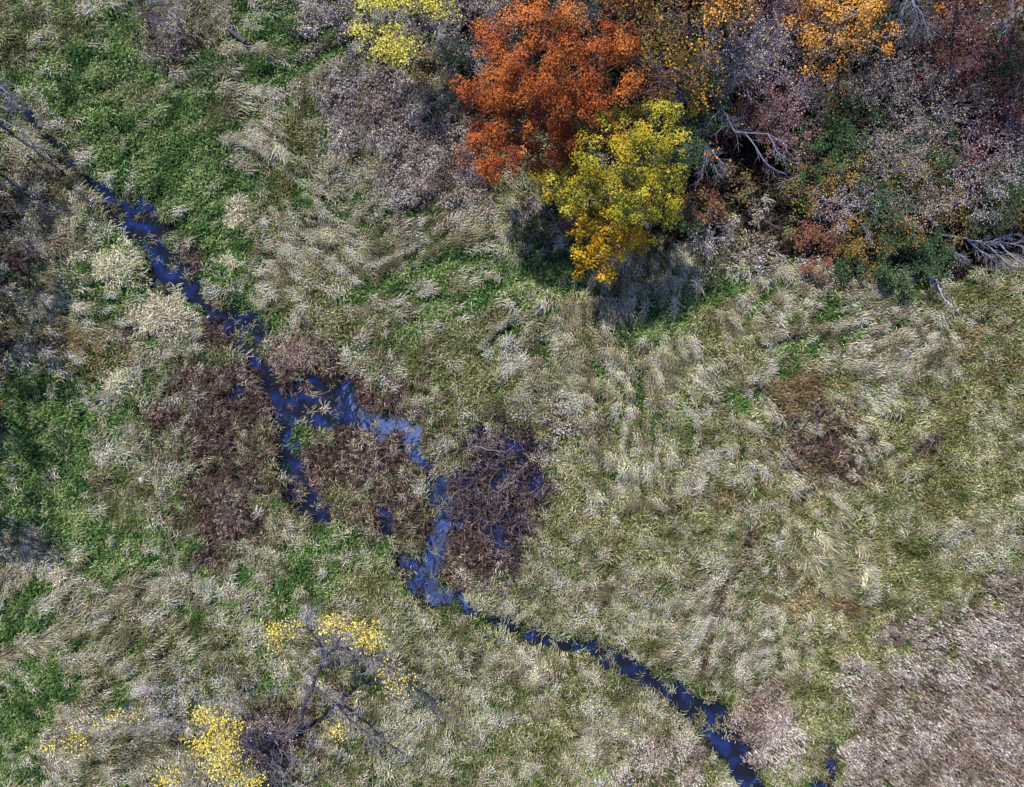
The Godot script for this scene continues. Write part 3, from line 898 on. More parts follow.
# ---------------------------------------------------------------- what grows where
func plant_trees() -> void:
	var grey := lin(128, 122, 128)
	var dark := lin(74, 66, 64)
	leafy_tree("oak_tree", "large rust orange oak with a dense crown at the edge of the wood", Vector2(552, 105), [
		[550, 70, 7.6, 52, 46, 2.4], [505, 85, 6.6, 42, 40, 2.0], [600, 75, 6.6, 42, 48, 2.0], [525, 140, 5.6, 48, 40, 1.9], [585, 122, 6.0, 40, 32, 1.8], [535, 22, 7.4, 32, 26, 1.6], [490, 45, 6.0, 22, 20, 1.2], [615, 45, 5.6, 24, 20, 1.2], [490, 150, 4.6, 26, 34, 1.3], [552, 112, 6.2, 44, 34, 1.8], [500, 115, 5.6, 36, 34, 1.5], [560, 150, 4.8, 34, 24, 1.2],
	], {"seed": 201, "bark": lin(92, 84, 82), "girth": 0.28, "clumps": 9.0, "clump": 0.45, "leaves": 130.0, "leaf": 0.095, "cols": [lin(164, 86, 38), lin(146, 72, 34), lin(178, 104, 50), lin(120, 58, 36), lin(160, 88, 38)]})
	leafy_tree("maple_tree", "bright yellow leafy tree growing against the rust orange oak", Vector2(612, 190), [
		[612, 158, 6.2, 44, 36, 1.9], [652, 150, 5.4, 34, 42, 1.6], [585, 190, 5.2, 38, 28, 1.5], [650, 195, 4.8, 34, 26, 1.3], [622, 195, 5.4, 40, 28, 1.5], [655, 118, 5.0, 22, 16, 1.0], [566, 180, 4.8, 30, 30, 1.2], [558, 196, 4.2, 20, 18, 0.9], [600, 128, 5.6, 26, 16, 1.0], [668, 205, 4.2, 22, 22, 1.0],
	], {"seed": 202, "bark": lin(100, 92, 88), "girth": 0.2, "clumps": 13.0, "clump": 0.38, "leaves": 125.0, "leaf": 0.09, "cols": [lin(168, 156, 42), lin(150, 144, 44), lin(184, 170, 60), lin(164, 140, 36), lin(130, 132, 46)]})
	leafy_tree("maple_tree", "low golden yellow tree below the bright yellow one, beside the meadow", Vector2(606, 235), [
		[606, 240, 3.6, 36, 26, 1.3], [598, 262, 3.0, 26, 22, 1.0], [622, 222, 3.8, 34, 20, 1.1], [585, 226, 3.4, 20, 20, 0.9], [636, 240, 3.2, 20, 18, 0.8],
	], {"seed": 203, "bark": lin(100, 92, 88), "girth": 0.13, "clumps": 12.0, "clump": 0.4, "leaves": 95.0, "leaf": 0.11, "cols": [lin(194, 152, 32), lin(180, 138, 30), lin(202, 166, 44), lin(160, 128, 34)]})
	limb_tree("lemon_tree_sapling", "thin lemon yellow sapling at the corner of the wood", "tree", [
		[[440, 42, 0.0], [436, 36, 2.0], [430, 28, 4.0]], [[436, 36, 2.0], [452, 38, 3.4]], [[434, 30, 3.6], [410, 22, 4.2]], [[434, 30, 3.6], [455, 8, 4.6]],
	], {"seed": 204, "bark": grey, "girth": 0.07, "twigs": 2, "twig_len": 0.5, "leaf": 0.1, "cols": [lin(196, 186, 62), lin(182, 174, 62), lin(206, 198, 92)],
		"clusters": [[375, 4, 4.2, 20, 8, 160], [400, 2, 4.4, 22, 9, 200], [428, 6, 4.6, 24, 10, 200], [360, 30, 3.6, 14, 10, 110], [395, 30, 3.8, 16, 10, 140], [385, 48, 3.6, 20, 12, 240], [402, 44, 4.0, 16, 15, 240], [398, 58, 3.4, 12, 9, 90], [445, 14, 4.4, 18, 8, 70]]})
	leafy_tree("amber_tree", "broad amber leaved tree with fine open foliage deep in the wood", Vector2(838, 48), [
		[835, 22, 5.6, 46, 30, 1.5], [820, 52, 4.8, 34, 26, 1.2], [868, 40, 4.8, 30, 24, 1.1], [850, 5, 5.6, 40, 20, 1.2], [806, 25, 4.6, 22, 26, 0.9],
	], {"seed": 205, "bark": grey, "twig": lin(140, 126, 124), "girth": 0.14, "clumps": 9.0, "clump": 0.46, "leaves": 50.0, "leaf": 0.09, "cols": [lin(206, 140, 50), lin(214, 152, 62), lin(192, 124, 44), lin(200, 150, 78)]})
	limb_tree("gold_leaf_tree", "small tree with golden leaves on grey limbs right of the oak", "tree", [
		[[684, 98, 0.0], [688, 88, 2.0], [692, 70, 4.2]], [[688, 88, 2.0], [668, 72, 3.6], [656, 64, 4.0]], [[688, 88, 2.0], [680, 92, 3.0], [664, 84, 3.4]], [[690, 80, 3.0], [706, 58, 4.2]],
	], {"seed": 206, "bark": lin(130, 124, 132), "girth": 0.07, "twigs": 2, "twig_len": 0.55, "leaf": 0.12, "cols": [lin(206, 152, 40), lin(206, 146, 36), lin(216, 174, 70)],
		"clusters": [[690, 76, 4.0, 18, 18, 130], [700, 94, 3.4, 14, 16, 130], [675, 62, 3.8, 16, 14, 80], [705, 58, 4.2, 16, 14, 90], [664, 98, 3.0, 12, 8, 50], [694, 108, 3.0, 8, 8, 60], [702, 45, 4.2, 22, 8, 60]]})
	limb_tree("orange_leaf_tree", "slender tree with pale orange leaves and a dark trunk at the wood's heart", "tree", [
		[[722, 40, 0.0], [724, 22, 3.0], [730, 6, 5.0]], [[724, 22, 3.0], [700, 24, 4.0], [686, 28, 4.2]], [[727, 14, 4.0], [746, 2, 5.2]], [[726, 14, 4.0], [708, 4, 5.0]],
	], {"seed": 207, "bark": lin(66, 58, 62), "girth": 0.1, "twigs": 2, "twig_len": 0.6, "leaf": 0.11, "cols": [lin(206, 150, 66), lin(206, 140, 56), lin(218, 176, 110)],
		"clusters": [[735, 10, 5.0, 22, 16, 220], [718, 6, 5.0, 16, 12, 130], [742, 2, 5.2, 14, 10, 110], [708, 16, 4.6, 12, 10, 50], [716, 20, 4.4, 14, 10, 60]]})
	limb_tree("bare_tree", "nearly bare grey tree with a forked dark trunk and pale yellow leaf remnants", "tree", [
		[[724, 100, 0.0], [724, 94, 1.6], [734, 78, 3.4]], [[734, 78, 3.4], [730, 72, 4.2], [724, 52, 5.2]], [[734, 78, 3.4], [748, 74, 4.4], [775, 66, 5.2]], [[734, 78, 3.4], [742, 60, 4.6], [752, 36, 5.6]], [[734, 76, 3.6], [760, 52, 4.8], [768, 40, 5.4]],
	], {"seed": 208, "bark": lin(122, 118, 134), "girth": 0.07, "twigs": 2, "twig_len": 0.7, "depth": 2, "leaf": 0.085, "leaves": 420, "cols": [lin(196, 168, 118), lin(190, 152, 84), lin(186, 172, 150)]})
	limb_tree("bare_tree", "bare pale limbs arching out over mauve scrub right of the forked trunk", "tree", [
		[[722, 112, 0.0], [722, 106, 1.8], [722, 128, 3.0]], [[722, 108, 2.4], [735, 132, 3.4], [768, 134, 4.0], [790, 148, 4.2]], [[722, 108, 2.4], [728, 118, 3.2], [736, 134, 3.6]], [[745, 133, 3.6], [762, 158, 3.6], [785, 174, 3.4]], [[768, 134, 4.0], [776, 150, 3.8], [792, 162, 3.8]], [[722, 108, 2.4], [712, 118, 3.0], [706, 128, 3.0]],
	], {"seed": 209, "bark": lin(132, 130, 148), "girth": 0.05, "twigs": 1, "twig_len": 0.5, "depth": 1})
	limb_tree("bare_tree", "small bare spray of grey branches holding a few orange leaves", "tree", [
		[[708, 142, 0.0], [706, 144, 2.0], [708, 154, 3.2]], [[706, 144, 2.0], [716, 156, 3.0], [724, 166, 3.2]], [[706, 144, 2.0], [696, 146, 3.0], [686, 150, 3.2]], [[706, 144, 2.2], [712, 160, 2.8], [718, 174, 2.8]], [[706, 146, 2.4], [704, 164, 2.8], [703, 176, 2.8]],
	], {"seed": 210, "bark": lin(134, 134, 152), "girth": 0.035, "twigs": 2, "twig_len": 0.45, "depth": 1, "leaf": 0.16, "leaves": 26, "cols": [lin(206, 110, 50), lin(196, 120, 70)]})
	limb_tree("bare_tree", "bare pale branches hanging over dark green scrub beside the amber tree", "tree", [
		[[906, -30, 0.0], [906, -14, 4.0], [912, 4, 5.0]], [[908, -6, 4.6], [922, 14, 4.8], [928, 32, 4.6]], [[908, -6, 4.6], [902, 12, 4.6], [900, 28, 4.4]], [[912, 4, 5.0], [918, 20, 4.6], [916, 28, 4.4]], [[908, -6, 4.6], [890, 4, 4.6]],
	], {"seed": 211, "bark": lin(128, 132, 148), "girth": 0.05, "twigs": 2, "twig_len": 0.55, "depth": 1})
	limb_tree("bare_tree", "bare bluish branch reaching over burgundy scrub from beyond it", "tree", [
		[[1036, -20, 0.0], [1034, -6, 4.0], [1022, 8, 4.6]], [[1030, 0, 4.4], [1016, 16, 4.4], [1008, 22, 4.2]], [[1030, 0, 4.4], [1012, 4, 4.6]],
	], {"seed": 212, "bark": lin(140, 146, 164), "girth": 0.07, "twigs": 2, "twig_len": 0.5, "depth": 1})
	# yellow trees by the lower meadow
	limb_tree("yellow_willow", "leaning willow with a dark crooked trunk and tufts of yellow leaves", "tree", [
		[[292, 742, 0.0], [300, 722, 1.0], [312, 690, 2.4], [324, 656, 3.4]], [[324, 656, 3.4], [318, 640, 3.8], [306, 622, 4.2]], [[324, 656, 3.4], [336, 648, 3.8], [344, 634, 4.2]], [[336, 648, 3.8], [362, 652, 4.2], [392, 668, 4.2]], [[314, 688, 2.5], [336, 704, 3.0], [372, 736, 3.0]],
	], {"seed": 213, "bark": lin(70, 64, 66), "twig": lin(134, 130, 138), "girth": 0.17, "twigs": 2, "twig_len": 0.55, "depth": 2, "leaf": 0.09, "cols": [lin(218, 200, 84), lin(204, 182, 60), lin(224, 210, 120), lin(180, 150, 66)],
		"clusters": [[275, 632, 4.2, 14, 14, 120], [292, 628, 4.2, 16, 12, 70], [332, 624, 4.4, 14, 11, 170], [352, 628, 4.4, 12, 10, 90], [368, 638, 4.4, 16, 15, 260], [396, 680, 4.0, 18, 16, 130], [384, 672, 4.0, 12, 10, 40], [338, 730, 3.0, 12, 9, 70]]})
	limb_tree("yellow_willow", "yellow leaved willow beside the leaning one, a long bare limb reaching over straw grass", "tree", [
		[[262, 752, 0.0], [250, 744, 1.4], [236, 736, 2.8]], [[250, 744, 1.4], [194, 724, 2.6], [140, 725, 3.0], [92, 722, 3.2]], [[240, 738, 2.4], [222, 716, 3.6]], [[250, 744, 1.4], [228, 760, 3.2], [200, 778, 3.6]], [[256, 748, 0.9], [272, 730, 1.8], [300, 733, 2.0]], [[256, 748, 0.9], [284, 776, 2.0], [312, 752, 2.4]],
	], {"seed": 214, "bark": lin(92, 88, 94), "twig": lin(140, 136, 146), "girth": 0.08, "twigs": 2, "twig_len": 0.6, "depth": 2, "leaf": 0.09, "cols": [lin(220, 202, 78), lin(206, 184, 58), lin(224, 212, 114), lin(182, 152, 64)],
		"clusters": [[204, 715, 3.8, 16, 10, 160], [218, 724, 4.0, 14, 12, 200], [232, 728, 3.8, 12, 12, 130], [205, 744, 4.0, 20, 12, 210], [225, 750, 4.0, 18, 16, 260], [220, 768, 4.0, 22, 14, 260], [240, 778, 3.6, 16, 10, 90], [168, 778, 3.4, 18, 12, 120], [255, 782, 3.4, 12, 8, 100], [78, 740, 3.2, 14, 18, 110], [125, 716, 3.2, 20, 10, 60], [48, 746, 3.0, 12, 8, 40], [100, 725, 3.2, 14, 8, 50]]})
	limb_tree("bare_tree", "bare dark branches over the creek where it enters from the meadow's edge", "tree", [
		[[-30, 100, 0.0], [-22, 92, 3.0], [2, 88, 4.0], [14, 100, 3.8]], [[-22, 104, 2.8], [2, 120, 3.4], [20, 130, 3.4], [32, 143, 3.0]], [[-22, 92, 3.0], [8, 110, 3.8], [22, 108, 3.6]],
	], {"seed": 215, "bark": lin(104, 106, 122), "girth": 0.09, "twigs": 2, "twig_len": 0.5, "depth": 1, "leaf": 0.13, "leaves": 20, "cols": [lin(200, 150, 70)]})

func plant_shrubs() -> void:
	var greyed := lin(126, 120, 128)
	var brown := lin(104, 90, 86)
	var kinds := {
		"pale": {"bark": greyed, "stems": 5, "depth": 3, "leaves": 560, "leaf": 0.075, "cols": [lin(184, 170, 150), lin(160, 150, 142), lin(192, 172, 118), lin(132, 122, 114)]},
		"bare": {"bark": greyed, "stems": 6, "depth": 3, "leaves": 60, "leaf": 0.1, "cols": [lin(196, 176, 140)]},
		"lavender": {"bark": lin(140, 132, 146), "stems": 5, "depth": 3, "leaves": 460, "leaf": 0.075, "cols": [lin(178, 162, 172), lin(190, 180, 184), lin(186, 170, 140)]},
		"burgundy": {"bark": brown, "stems": 6, "depth": 2, "leaves": 800, "leaf": 0.12, "cols": [lin(116, 52, 66), lin(92, 46, 54), lin(124, 78, 72), lin(92, 72, 52), lin(74, 64, 48)]},
		"mauve": {"bark": lin(124, 104, 108), "stems": 5, "depth": 3, "leaves": 560, "leaf": 0.11, "cols": [lin(150, 104, 110), lin(130, 96, 94), lin(164, 138, 126), lin(112, 84, 72)]},
		"green": {"bark": brown, "stems": 6, "depth": 2, "leaves": 1300, "leaf": 0.13, "cols": [lin(54, 82, 44), lin(44, 70, 40), lin(72, 98, 50), lin(60, 84, 60)]},
		"lime": {"bark": brown, "stems": 5, "depth": 2, "leaves": 500, "leaf": 0.11, "cols": [lin(150, 160, 50), lin(134, 148, 46)]},
		"olive": {"bark": brown, "stems": 6, "depth": 2, "leaves": 800, "leaf": 0.12, "cols": [lin(150, 118, 50), lin(128, 104, 46), lin(112, 104, 48), lin(164, 136, 70)]},
		"russet": {"bark": brown, "stems": 6, "depth": 2, "leaves": 620, "leaf": 0.11, "cols": [lin(150, 92, 66), lin(134, 98, 80), lin(120, 84, 66)]},
		"hazel": {"bark": lin(96, 84, 80), "stems": 5, "depth": 2, "leaves": 420, "leaf": 0.12, "cols": [lin(142, 116, 66), lin(124, 104, 62), lin(136, 104, 76), lin(112, 116, 66)]},
	}
	var n := 300
	# [kind, x, y, radius, height, label]
	for e in [
		["pale", 482, 12, 34, 3.2, "pale grey shrub dotted with yellow leaves between the lemon sapling and the oak"],
		["bare", 470, 48, 24, 2.4, "bare grey shrub beside the oak's outer branches, by the lemon sapling"],
		["green", 452, 56, 13, 1.2, "small green bush at the foot of the lemon sapling"],
		["green", 566, 4, 14, 3.0, "dark green bush peeping out behind the oak crown"],
		["bare", 590, 6, 20, 3.0, "bare bluish shrub behind the oak next to a green bush"],
		["bare", 335, 12, 26, 2.2, "bare grey shrub at the mauve weeds near the lemon sapling"],
		["bare", 165, 16, 22, 2.2, "bare lavender twigged shrub with a few yellow leaves in the upper meadow"],
		["hazel", 640, 20, 28, 2.4, "olive brown shrub standing behind the oak's far side"],
		["hazel", 676, 24, 26, 2.4, "olive brown shrub beside the slender pale orange tree"],
		["hazel", 660, 50, 24, 1.8, "brown leaved shrub between the oak and the golden tree"],
		["olive", 648, 58, 16, 1.6, "olive yellow shrub touching the oak's shaded side"],
		["russet", 652, 84, 20, 1.6, "greyish russet shrub between the oak and the golden leaved tree"],
		["green", 690, 128, 26, 2.2, "dark green bush below the golden leaved tree, beside the yellow crown"],
		["green", 672, 150, 22, 2.0, "dark green bush tucked against the bright yellow crown"],
		["green", 712, 60, 14, 2.2, "green bush beside the golden leaved tree's upper limbs"],
		["green", 690, 222, 12, 0.9, "small green bush at the wood's edge under the yellow tree"],
		["russet", 700, 205, 24, 1.0, "low russet scrub beside the bright yellow tree"],
		["bare", 712, 236, 24, 1.0, "low bluish bare scrub at the wood's edge near the yellow tree"],
		["hazel", 725, 190, 26, 1.1, "low tawny scrub under the arching bare limbs"],
		["lavender", 748, 62, 30, 3.0, "lavender twigged shrub around the forked bare trunk"],
		["mauve", 778, 22, 24, 2.2, "mauve brown shrub between the slender tree and the amber tree"],
		["hazel", 770, 50, 22, 1.8, "tawny shrub beside the amber tree's lower branches"],
		["mauve", 770, 112, 30, 2.2, "pinkish mauve shrub behind the arching bare limbs"],
		["mauve", 792, 130, 26, 2.2, "pink tinged twiggy shrub at the tips of the arching limbs"],
		["russet", 752, 120, 22, 1.8, "russet shrub beneath the arching bare limbs"],
		["lavender", 796, 92, 24, 2.0, "grey lavender shrub below the amber tree"],
		["hazel", 822, 96, 22, 1.6, "brown scrub just below the amber tree"],
		["pale", 868, 88, 28, 2.8, "pale straw leaved shrub below the amber tree's outer branches"],
		["pale", 892, 70, 22, 2.6, "cream leaved shrub beside burgundy scrub and the amber tree"],
		["pale", 935, 102, 30, 2.8, "pale shrub with bright yellow leaf specks beside burgundy scrub"],
		["bare", 918, 128, 24, 2.4, "grey bare shrub below the pale yellow flecked one"],
		["pale", 892, 150, 26, 2.6, "pale leaved shrub in the middle of the green scrub"],
		["pale", 868, 172, 24, 2.4, "pale twiggy shrub with branching grey stems amid green bushes"],
		["lavender", 842, 208, 20, 1.8, "small pale lavender shrub between the lime bush and dark green bush"],
		["lavender", 972, 186, 32, 2.6, "wide lavender shrub beside green bushes and the fallen tree"],
		["mauve", 968, 158, 20, 2.2, "pinkish shrub above the wide lavender one"],
		["pale", 915, 205, 26, 2.0, "tawny pale shrub above the fallen dead tree"],
		["burgundy", 960, 42, 30, 2.4, "burgundy shrub under the hanging bare branches"],
		["burgundy", 985, 78, 28, 2.2, "burgundy shrub beside the bright green bush"],
		["burgundy", 940, 62, 26, 2.2, "brownish burgundy shrub beside the cream leaved one"],
		["burgundy", 1004, 112, 28, 2.2, "dark wine red shrub below the bright green bush"],
		["burgundy", 1016, 14, 22, 2.4, "purple red shrub under the bluish bare branch"],
		["mauve", 985, 10, 24, 2.6, "dull purple shrub near the bluish bare branch"],
		["russet", 925, 30, 24, 2.2, "brown red shrub below the hanging bare branches"],
		["green", 892, 10, 18, 3.0, "dark green bush beside the amber tree under hanging bare branches"],
		["green", 1018, 62, 18, 2.4, "bright green bush among burgundy shrubs"],
		["green", 1004, 28, 16, 2.2, "dark green bush among the burgundy shrubs"],
		["bare", 950, 12, 26, 2.6, "bluish bare shrub behind the burgundy scrub"],
		["lavender", 1018, 140, 18, 2.4, "lavender shrub beyond the wine red one"],
		["green", 818, 152, 26, 1.8, "dark green bush at the tips of the arching bare limbs"],
		["green", 852, 134, 26, 1.8, "mid green bush below the pale straw shrubs"],
		["hazel", 808, 180, 26, 1.5, "tawny olive bush above the lime green one"],
		["lime", 803, 206, 11, 1.0, "small lime green bush at the edge of the meadow"],
		["olive", 836, 180, 20, 1.6, "yellow olive shrub beside the pale twiggy one"],
		["green", 876, 208, 22, 1.6, "bluish green bush below the pale twiggy shrub"],
		["olive", 905, 172, 20, 1.8, "gold olive shrub between two pale shrubs"],
		["green", 925, 160, 18, 1.8, "dark green bush between the pale and lavender shrubs"],
		["olive", 940, 196, 18, 1.6, "amber olive shrub beside the wide lavender one"],
		["green", 1004, 190, 22, 1.8, "green bush beyond the wide lavender shrub"],
		["olive", 1012, 212, 16, 1.2, "olive shrub behind the fallen dead tree"],
		["green", 985, 218, 16, 1.1, "low green bush right behind the fallen dead tree"],
		["olive", 850, 238, 22, 1.1, "ochre scrub at the wood's edge below the bluish green bush"],
		["olive", 895, 232, 22, 1.2, "ochre and brown shrub beside the root end of the fallen tree"],
		["russet", 815, 255, 24, 0.8, "low russet scrub where the wood meets the meadow"],
		["russet", 820, 226, 20, 1.0, "brown scrub beside the lime green bush"],
		["green", 848, 266, 12, 0.8, "small pale green bush on the meadow's edge"],
		["green", 900, 262, 24, 0.9, "low dark green bush in front of the fallen tree's root end"],
		["green", 930, 254, 18, 0.9, "low dark green bush beside the broken dead branch"],
		["hazel", 870, 258, 24, 0.9, "low tawny scrub at the meadow's edge among green bushes"],
		["hazel", 955, 225, 20, 1.2, "tawny scrub under the fallen dead tree"],
		["russet", 575, 222, 14, 0.9, "low red brown bush under the golden yellow tree"],
		["russet", 468, 158, 16, 1.0, "low rust red bush beside the oak on mauve weeds"],
		["hazel", 432, 72, 22, 1.0, "brown scrub at the lemon sapling's feet beside mauve weeds"],
		["bare", 552, 192, 9, 0.9, "bare grey undergrowth between the oak and the meadow"],
		["bare", 268, 748, 30, 1.6, "grey tangle of bare twigs at the willows' feet"],
		["bare", 235, 690, 24, 1.6, "faint bare grey shrub above the yellow willow"],
		["lavender", 168, 692, 26, 1.4, "low lavender grey twigs above the willow's long limb"],
	]:
		var o: Dictionary = kinds[e[0]].duplicate()
		n += 1
		o.seed = n
		var big: float = e[3] / 24.0
		o.leaves = int(o.leaves * big * big * 2.2)
		o.leaf *= 0.75
		var called := {"pale": "pale_shrub", "bare": "bare_shrub", "lavender": "lavender_shrub", "burgundy": "burgundy_shrub", "mauve": "mauve_shrub", "green": "green_bush", "lime": "lime_bush", "olive": "olive_shrub", "russet": "russet_shrub", "hazel": "hazel_shrub"}
		var reach: float = e[3] * (1.12 if e[0] == "green" else (0.76 if e[0] == "pale" or e[0] == "mauve" else 0.95))
		shrub(called[e[0]], e[5], "bush" if e[0] == "green" or e[0] == "lime" else "shrub", e[1], e[2], reach, e[4] * (1.65 if e[0] == "green" else 1.4), o)

func place_details() -> void:
	var cream := [lin(190, 180, 156), lin(164, 154, 126), lin(206, 196, 176), lin(130, 124, 90), lin(110, 112, 70)]
	var mixed := [lin(186, 178, 150), lin(160, 156, 116), lin(104, 124, 66), lin(200, 190, 166)]
	var mauve := [lin(176, 160, 150), lin(146, 130, 122), lin(200, 188, 178), lin(110, 98, 88)]
	tussock(166, 318, 2.1, 1.35, 0.75, cream, "big cream grass tussock bulging beside the creek", 2600, 401)
	tussock(118, 268, 1.7, 1.5, 0.6, mixed, "green and straw tussock on the bank between pool and cream tussock", 2000, 402)
	tussock(120, 384, 1.2, 0.9, 0.5, mixed, "spiky grey green tussock below the big cream one", 1100, 403)
	tussock(238, 212, 1.2, 1.4, 0.5, cream, "straw tussock on green grass across the creek from the long pool", 1300, 404)
	tussock(62, 575, 0.6, 0.9, 0.4, cream, "small upright pale tuft in the green grass by the pale trail", 420, 405)
	tussock(245, 345, 1.2, 0.6, 0.3, mixed, "low olive tussock at the creek's second pool", 700, 406)
	tussock(775, 722, 1.2, 1.5, 0.3, mauve, "mauve grey spiky tussock on the creek bank among dead stalks", 1500, 407)
	tussock(230, 262, 1.3, 0.8, 0.4, mixed, "straw and green tussock above the creek's second pool", 900, 408)
	tussock(75, 255, 1.2, 0.7, 0.4, cream, "straw tussock in the shade near the meadow's left wood", 700, 409)
	tussock(300, 352, 1.7, 0.95, 0.45, [lin(100, 80, 72), lin(82, 64, 58), lin(130, 110, 98), lin(164, 148, 132)], "dark brown sedge tussock between the two middle pools", 1700, 410)
	# stone
	var r := rng_for(500)
	var w := at(141, 480)
	w.y = ground_y(w.x, w.z) + 0.09
	var st := Shape.new()
	for a in 9:
		for b in 14:
			var th := PI * a / 8.0
			var ph := TAU * b / 14.0
			var d := Vector3(sin(th) * cos(ph), cos(th), sin(th) * sin(ph))
			var k := 1.0 + 0.25 * n_small.get_noise_3d(d.x * 1.6, d.y * 1.6, d.z * 1.6)
			st.v.append(Vector3(d.x * 0.2, d.y * 0.16, d.z * 0.28) * k)
			st.n.append(d)
			st.c.append(vary(lin(158, 152, 160), r, 0.35, 0.05))
	for a in 8:
		for b in 14:
			var p := a * 14 + b
			var q := a * 14 + (b + 1) % 14
			st.i.append_array(PackedInt32Array([p, q + 14, q, p, p + 14, q + 14]))
	var stone := part("pale_stone", st, plant_material(0.8), self)
	stone.position = w
	stone.set_meta("label", "pale grey stone lying alone in the grass left of the creek")
	stone.set_meta("category", "stone")
	# short log
	var log_at := at(240, 40)
	log_at.y = ground_y(log_at.x, log_at.z) + 0.35
	var lg := thing("fallen_log", "short dark log lying on the green grass near the wood's corner", "log", log_at)
	var ls := Shape.new()
	var e0 := at(231, 33) - at(240, 40)
	var e1 := at(248, 46) - at(240, 40)
	ls.tube(wander(e0, e1, r, 0.03, 5), 0.1, 0.13, 9, lin(76, 74, 82))
	part("stem", ls, plant_material(0.9), lg)
	var cut := Shape.new()
	cut.tube(PackedVector3Array([e0 + Vector3(0.02, 0, 0.02), e0 - (e1 - e0).normalized() * 0.03]), 0.098, 0.0, 9, lin(170, 180, 190))
	part("cut_end", cut, plant_material(0.8), lg)
	limb_tree("fallen_tree", "bleached dead tree lying along the edge of the wood", "fallen tree", [
		[[938, 234, 0.45], [966, 238, 0.6], [990, 242, 0.7], [1030, 248, 0.6]], [[966, 238, 0.6], [982, 252, 0.6], [996, 262, 0.5]], [[980, 240, 0.7], [1000, 256, 0.7], [1010, 266, 0.6]], [[956, 238, 0.6], [952, 250, 0.5], [960, 256, 0.4]], [[990, 242, 0.8], [1012, 234, 0.9]], [[1000, 244, 0.8], [1020, 262, 0.7]],
	], {"seed": 501, "bark": lin(150, 148, 162), "girth": 0.06, "twigs": 2, "twig_len": 0.45, "depth": 1})
	limb_tree("broken_branch", "crooked bleached branch lying loose below the dark green bush", "branch", [
		[[926, 272, 0.4], [936, 280, 0.5], [942, 296, 0.5], [952, 310, 0.35]], [[932, 276, 0.5], [930, 284, 0.4], [934, 288, 0.35]],
	], {"seed": 502, "bark": lin(176, 176, 194), "girth": 0.05, "twigs": 1, "twig_len": 0.25, "depth": 0})
	limb_tree("dead_stick", "pale bare stick lying on brown sedge below the lavender swamp brush", "branch", [
		[[474, 446, 0.5], [488, 450, 0.6], [504, 452, 0.6], [514, 446, 0.55]],
	], {"seed": 503, "bark": lin(136, 126, 124), "girth": 0.022, "twigs": 1, "twig_len": 0.25, "depth": 0})

# woods outside the picture, known by the shade they cast into it
func plant_outer_wood() -> void:
	var n := 600
	for e in [
		[625, -28, 7.5, "russet leaved tree in the wood beyond the deep shade"], [685, -30, 8.0, "tall ochre tree in the wood beyond the slender orange tree"], [760, -70, 7.0, "ochre tree in the wood beyond the amber tree"],
		[905, -90, 7.0, "brown leaved tree in the wood beyond the hanging branches"], [965, -30, 7.5, "rust brown tree in the wood beyond the burgundy shrubs"], [1025, -30, 7.5, "ochre brown tree in the wood beyond the bluish bare branch"],
		[-52, 130, 4.2, "brown leaved tree standing left of the meadow by the creek inlet"], [-50, 215, 4.4, "rust leaved tree standing left of the meadow beside brown sedge"], [-54, 300, 4.2, "ochre leaved tree standing left of the meadow beside straw grass"], [-58, 385, 4.2, "dull orange tree standing left of the lush green grass"], [-64, 480, 4.0, "brown tree at the far end of the row left of the green grass"],
	]:
		n += 1
		leafy_tree("woodland_tree", e[3], Vector2(e[0], e[1]), [[e[0], e[1], e[2], 46, 44, 1.8], [e[0] + 25, e[1] + 14, e[2] - 0.8, 30, 30, 1.3], [e[0] - 26, e[1] + 8, e[2] - 0.8, 30, 30, 1.3]],
			{"seed": n, "bark": lin(86, 78, 74), "girth": 0.18, "clumps": 6.0, "clump": 0.5, "leaves": 26.0, "leaf": 0.17, "cols": [lin(156, 96, 44), lin(140, 104, 50), lin(124, 80, 44)], "group": "trees of the surrounding wood"})

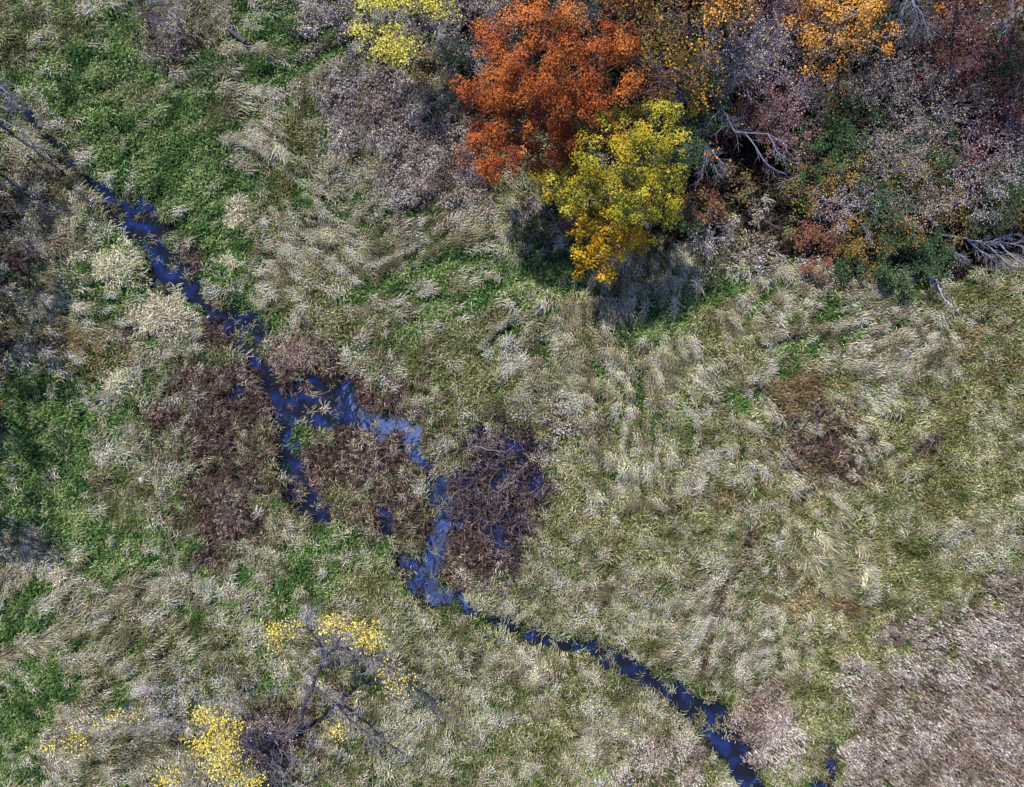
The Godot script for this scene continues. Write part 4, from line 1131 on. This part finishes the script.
# broken clouds, the same kind all over the sky
func cloud_cover() -> ImageTexture:
	var cn := FastNoiseLite.new()
	cn.seed = 77
	cn.frequency = 3.0
	cn.fractal_octaves = 3
	var im := Image.create(1024, 512, false, Image.FORMAT_RGBA8)
	for y in 512:
		var up := PI * (0.5 - (y + 0.5) / 512.0)
		for x in 1024:
			var a := TAU * (x + 0.5) / 1024.0
			var d := Vector3(sin(a) * cos(up), sin(up), -cos(a) * cos(up))
			var f := smoothstep(0.17, 0.36, cn.get_noise_3d(d.x + 3.1, d.y, d.z + 1.7))
			im.set_pixel(x, y, Color(1, 1, 1, 0.75 * f))
	return ImageTexture.create_from_image(im)

func _ready() -> void:
	var cam := Camera3D.new()
	add_child(cam)
	cam.position = Vector3(0, CAM_H, 0)
	cam.rotation_degrees = Vector3(-90, 0, 0)
	cam.fov = 2.0 * rad_to_deg(atan(787.0 / PPM / 2.0 / CAM_H))
	cam.near = 0.5
	cam.far = 900.0
	cam.current = true
	var sky_m := ProceduralSkyMaterial.new()
	sky_m.sky_top_color = Color(0.36, 0.48, 0.74)
	sky_m.sky_horizon_color = Color(0.74, 0.80, 0.90)
	sky_m.sky_curve = 0.14
	sky_m.ground_bottom_color = Color(0.25, 0.24, 0.18)
	sky_m.ground_horizon_color = Color(0.6, 0.62, 0.62)
	sky_m.sky_cover = cloud_cover()
	sky_m.sky_cover_modulate = Color(1.7, 1.95, 2.7)
	sky_m.sun_angle_max = 12.0
	sky_m.sun_curve = 0.1
	var sky := Sky.new()
	sky.sky_material = sky_m
	var env := Environment.new()
	env.background_mode = Environment.BG_SKY
	env.sky = sky
	env.background_energy_multiplier = 0.4
	env.tonemap_mode = Environment.TONE_MAPPER_LINEAR
	env.tonemap_exposure = 2.25
	env.sdfgi_enabled = true
	env.ssao_enabled = true
	env.ssil_enabled = true
	var we := WorldEnvironment.new()
	we.environment = env
	add_child(we)
	var sun := DirectionalLight3D.new()
	sun.light_color = Color(1.0, 0.97, 0.93)
	sun.light_energy = 1.6
	sun.light_angular_distance = 1.0
	sun.shadow_enabled = true
	add_child(sun)
	sun.look_at_from_position(Vector3(-7.0, 17.0, -12.5), Vector3.ZERO)

	make_fields()
	print("fields ", Time.get_ticks_msec())
	build_ground()
	print("ground ", Time.get_ticks_msec())
	plant_trees()
	print("trees ", Time.get_ticks_msec())
	plant_shrubs()
	print("shrubs ", Time.get_ticks_msec())
	plant_outer_wood()
	place_details()
	print("details ", Time.get_ticks_msec())
	build_grass()
	print("grass ", Time.get_ticks_msec())
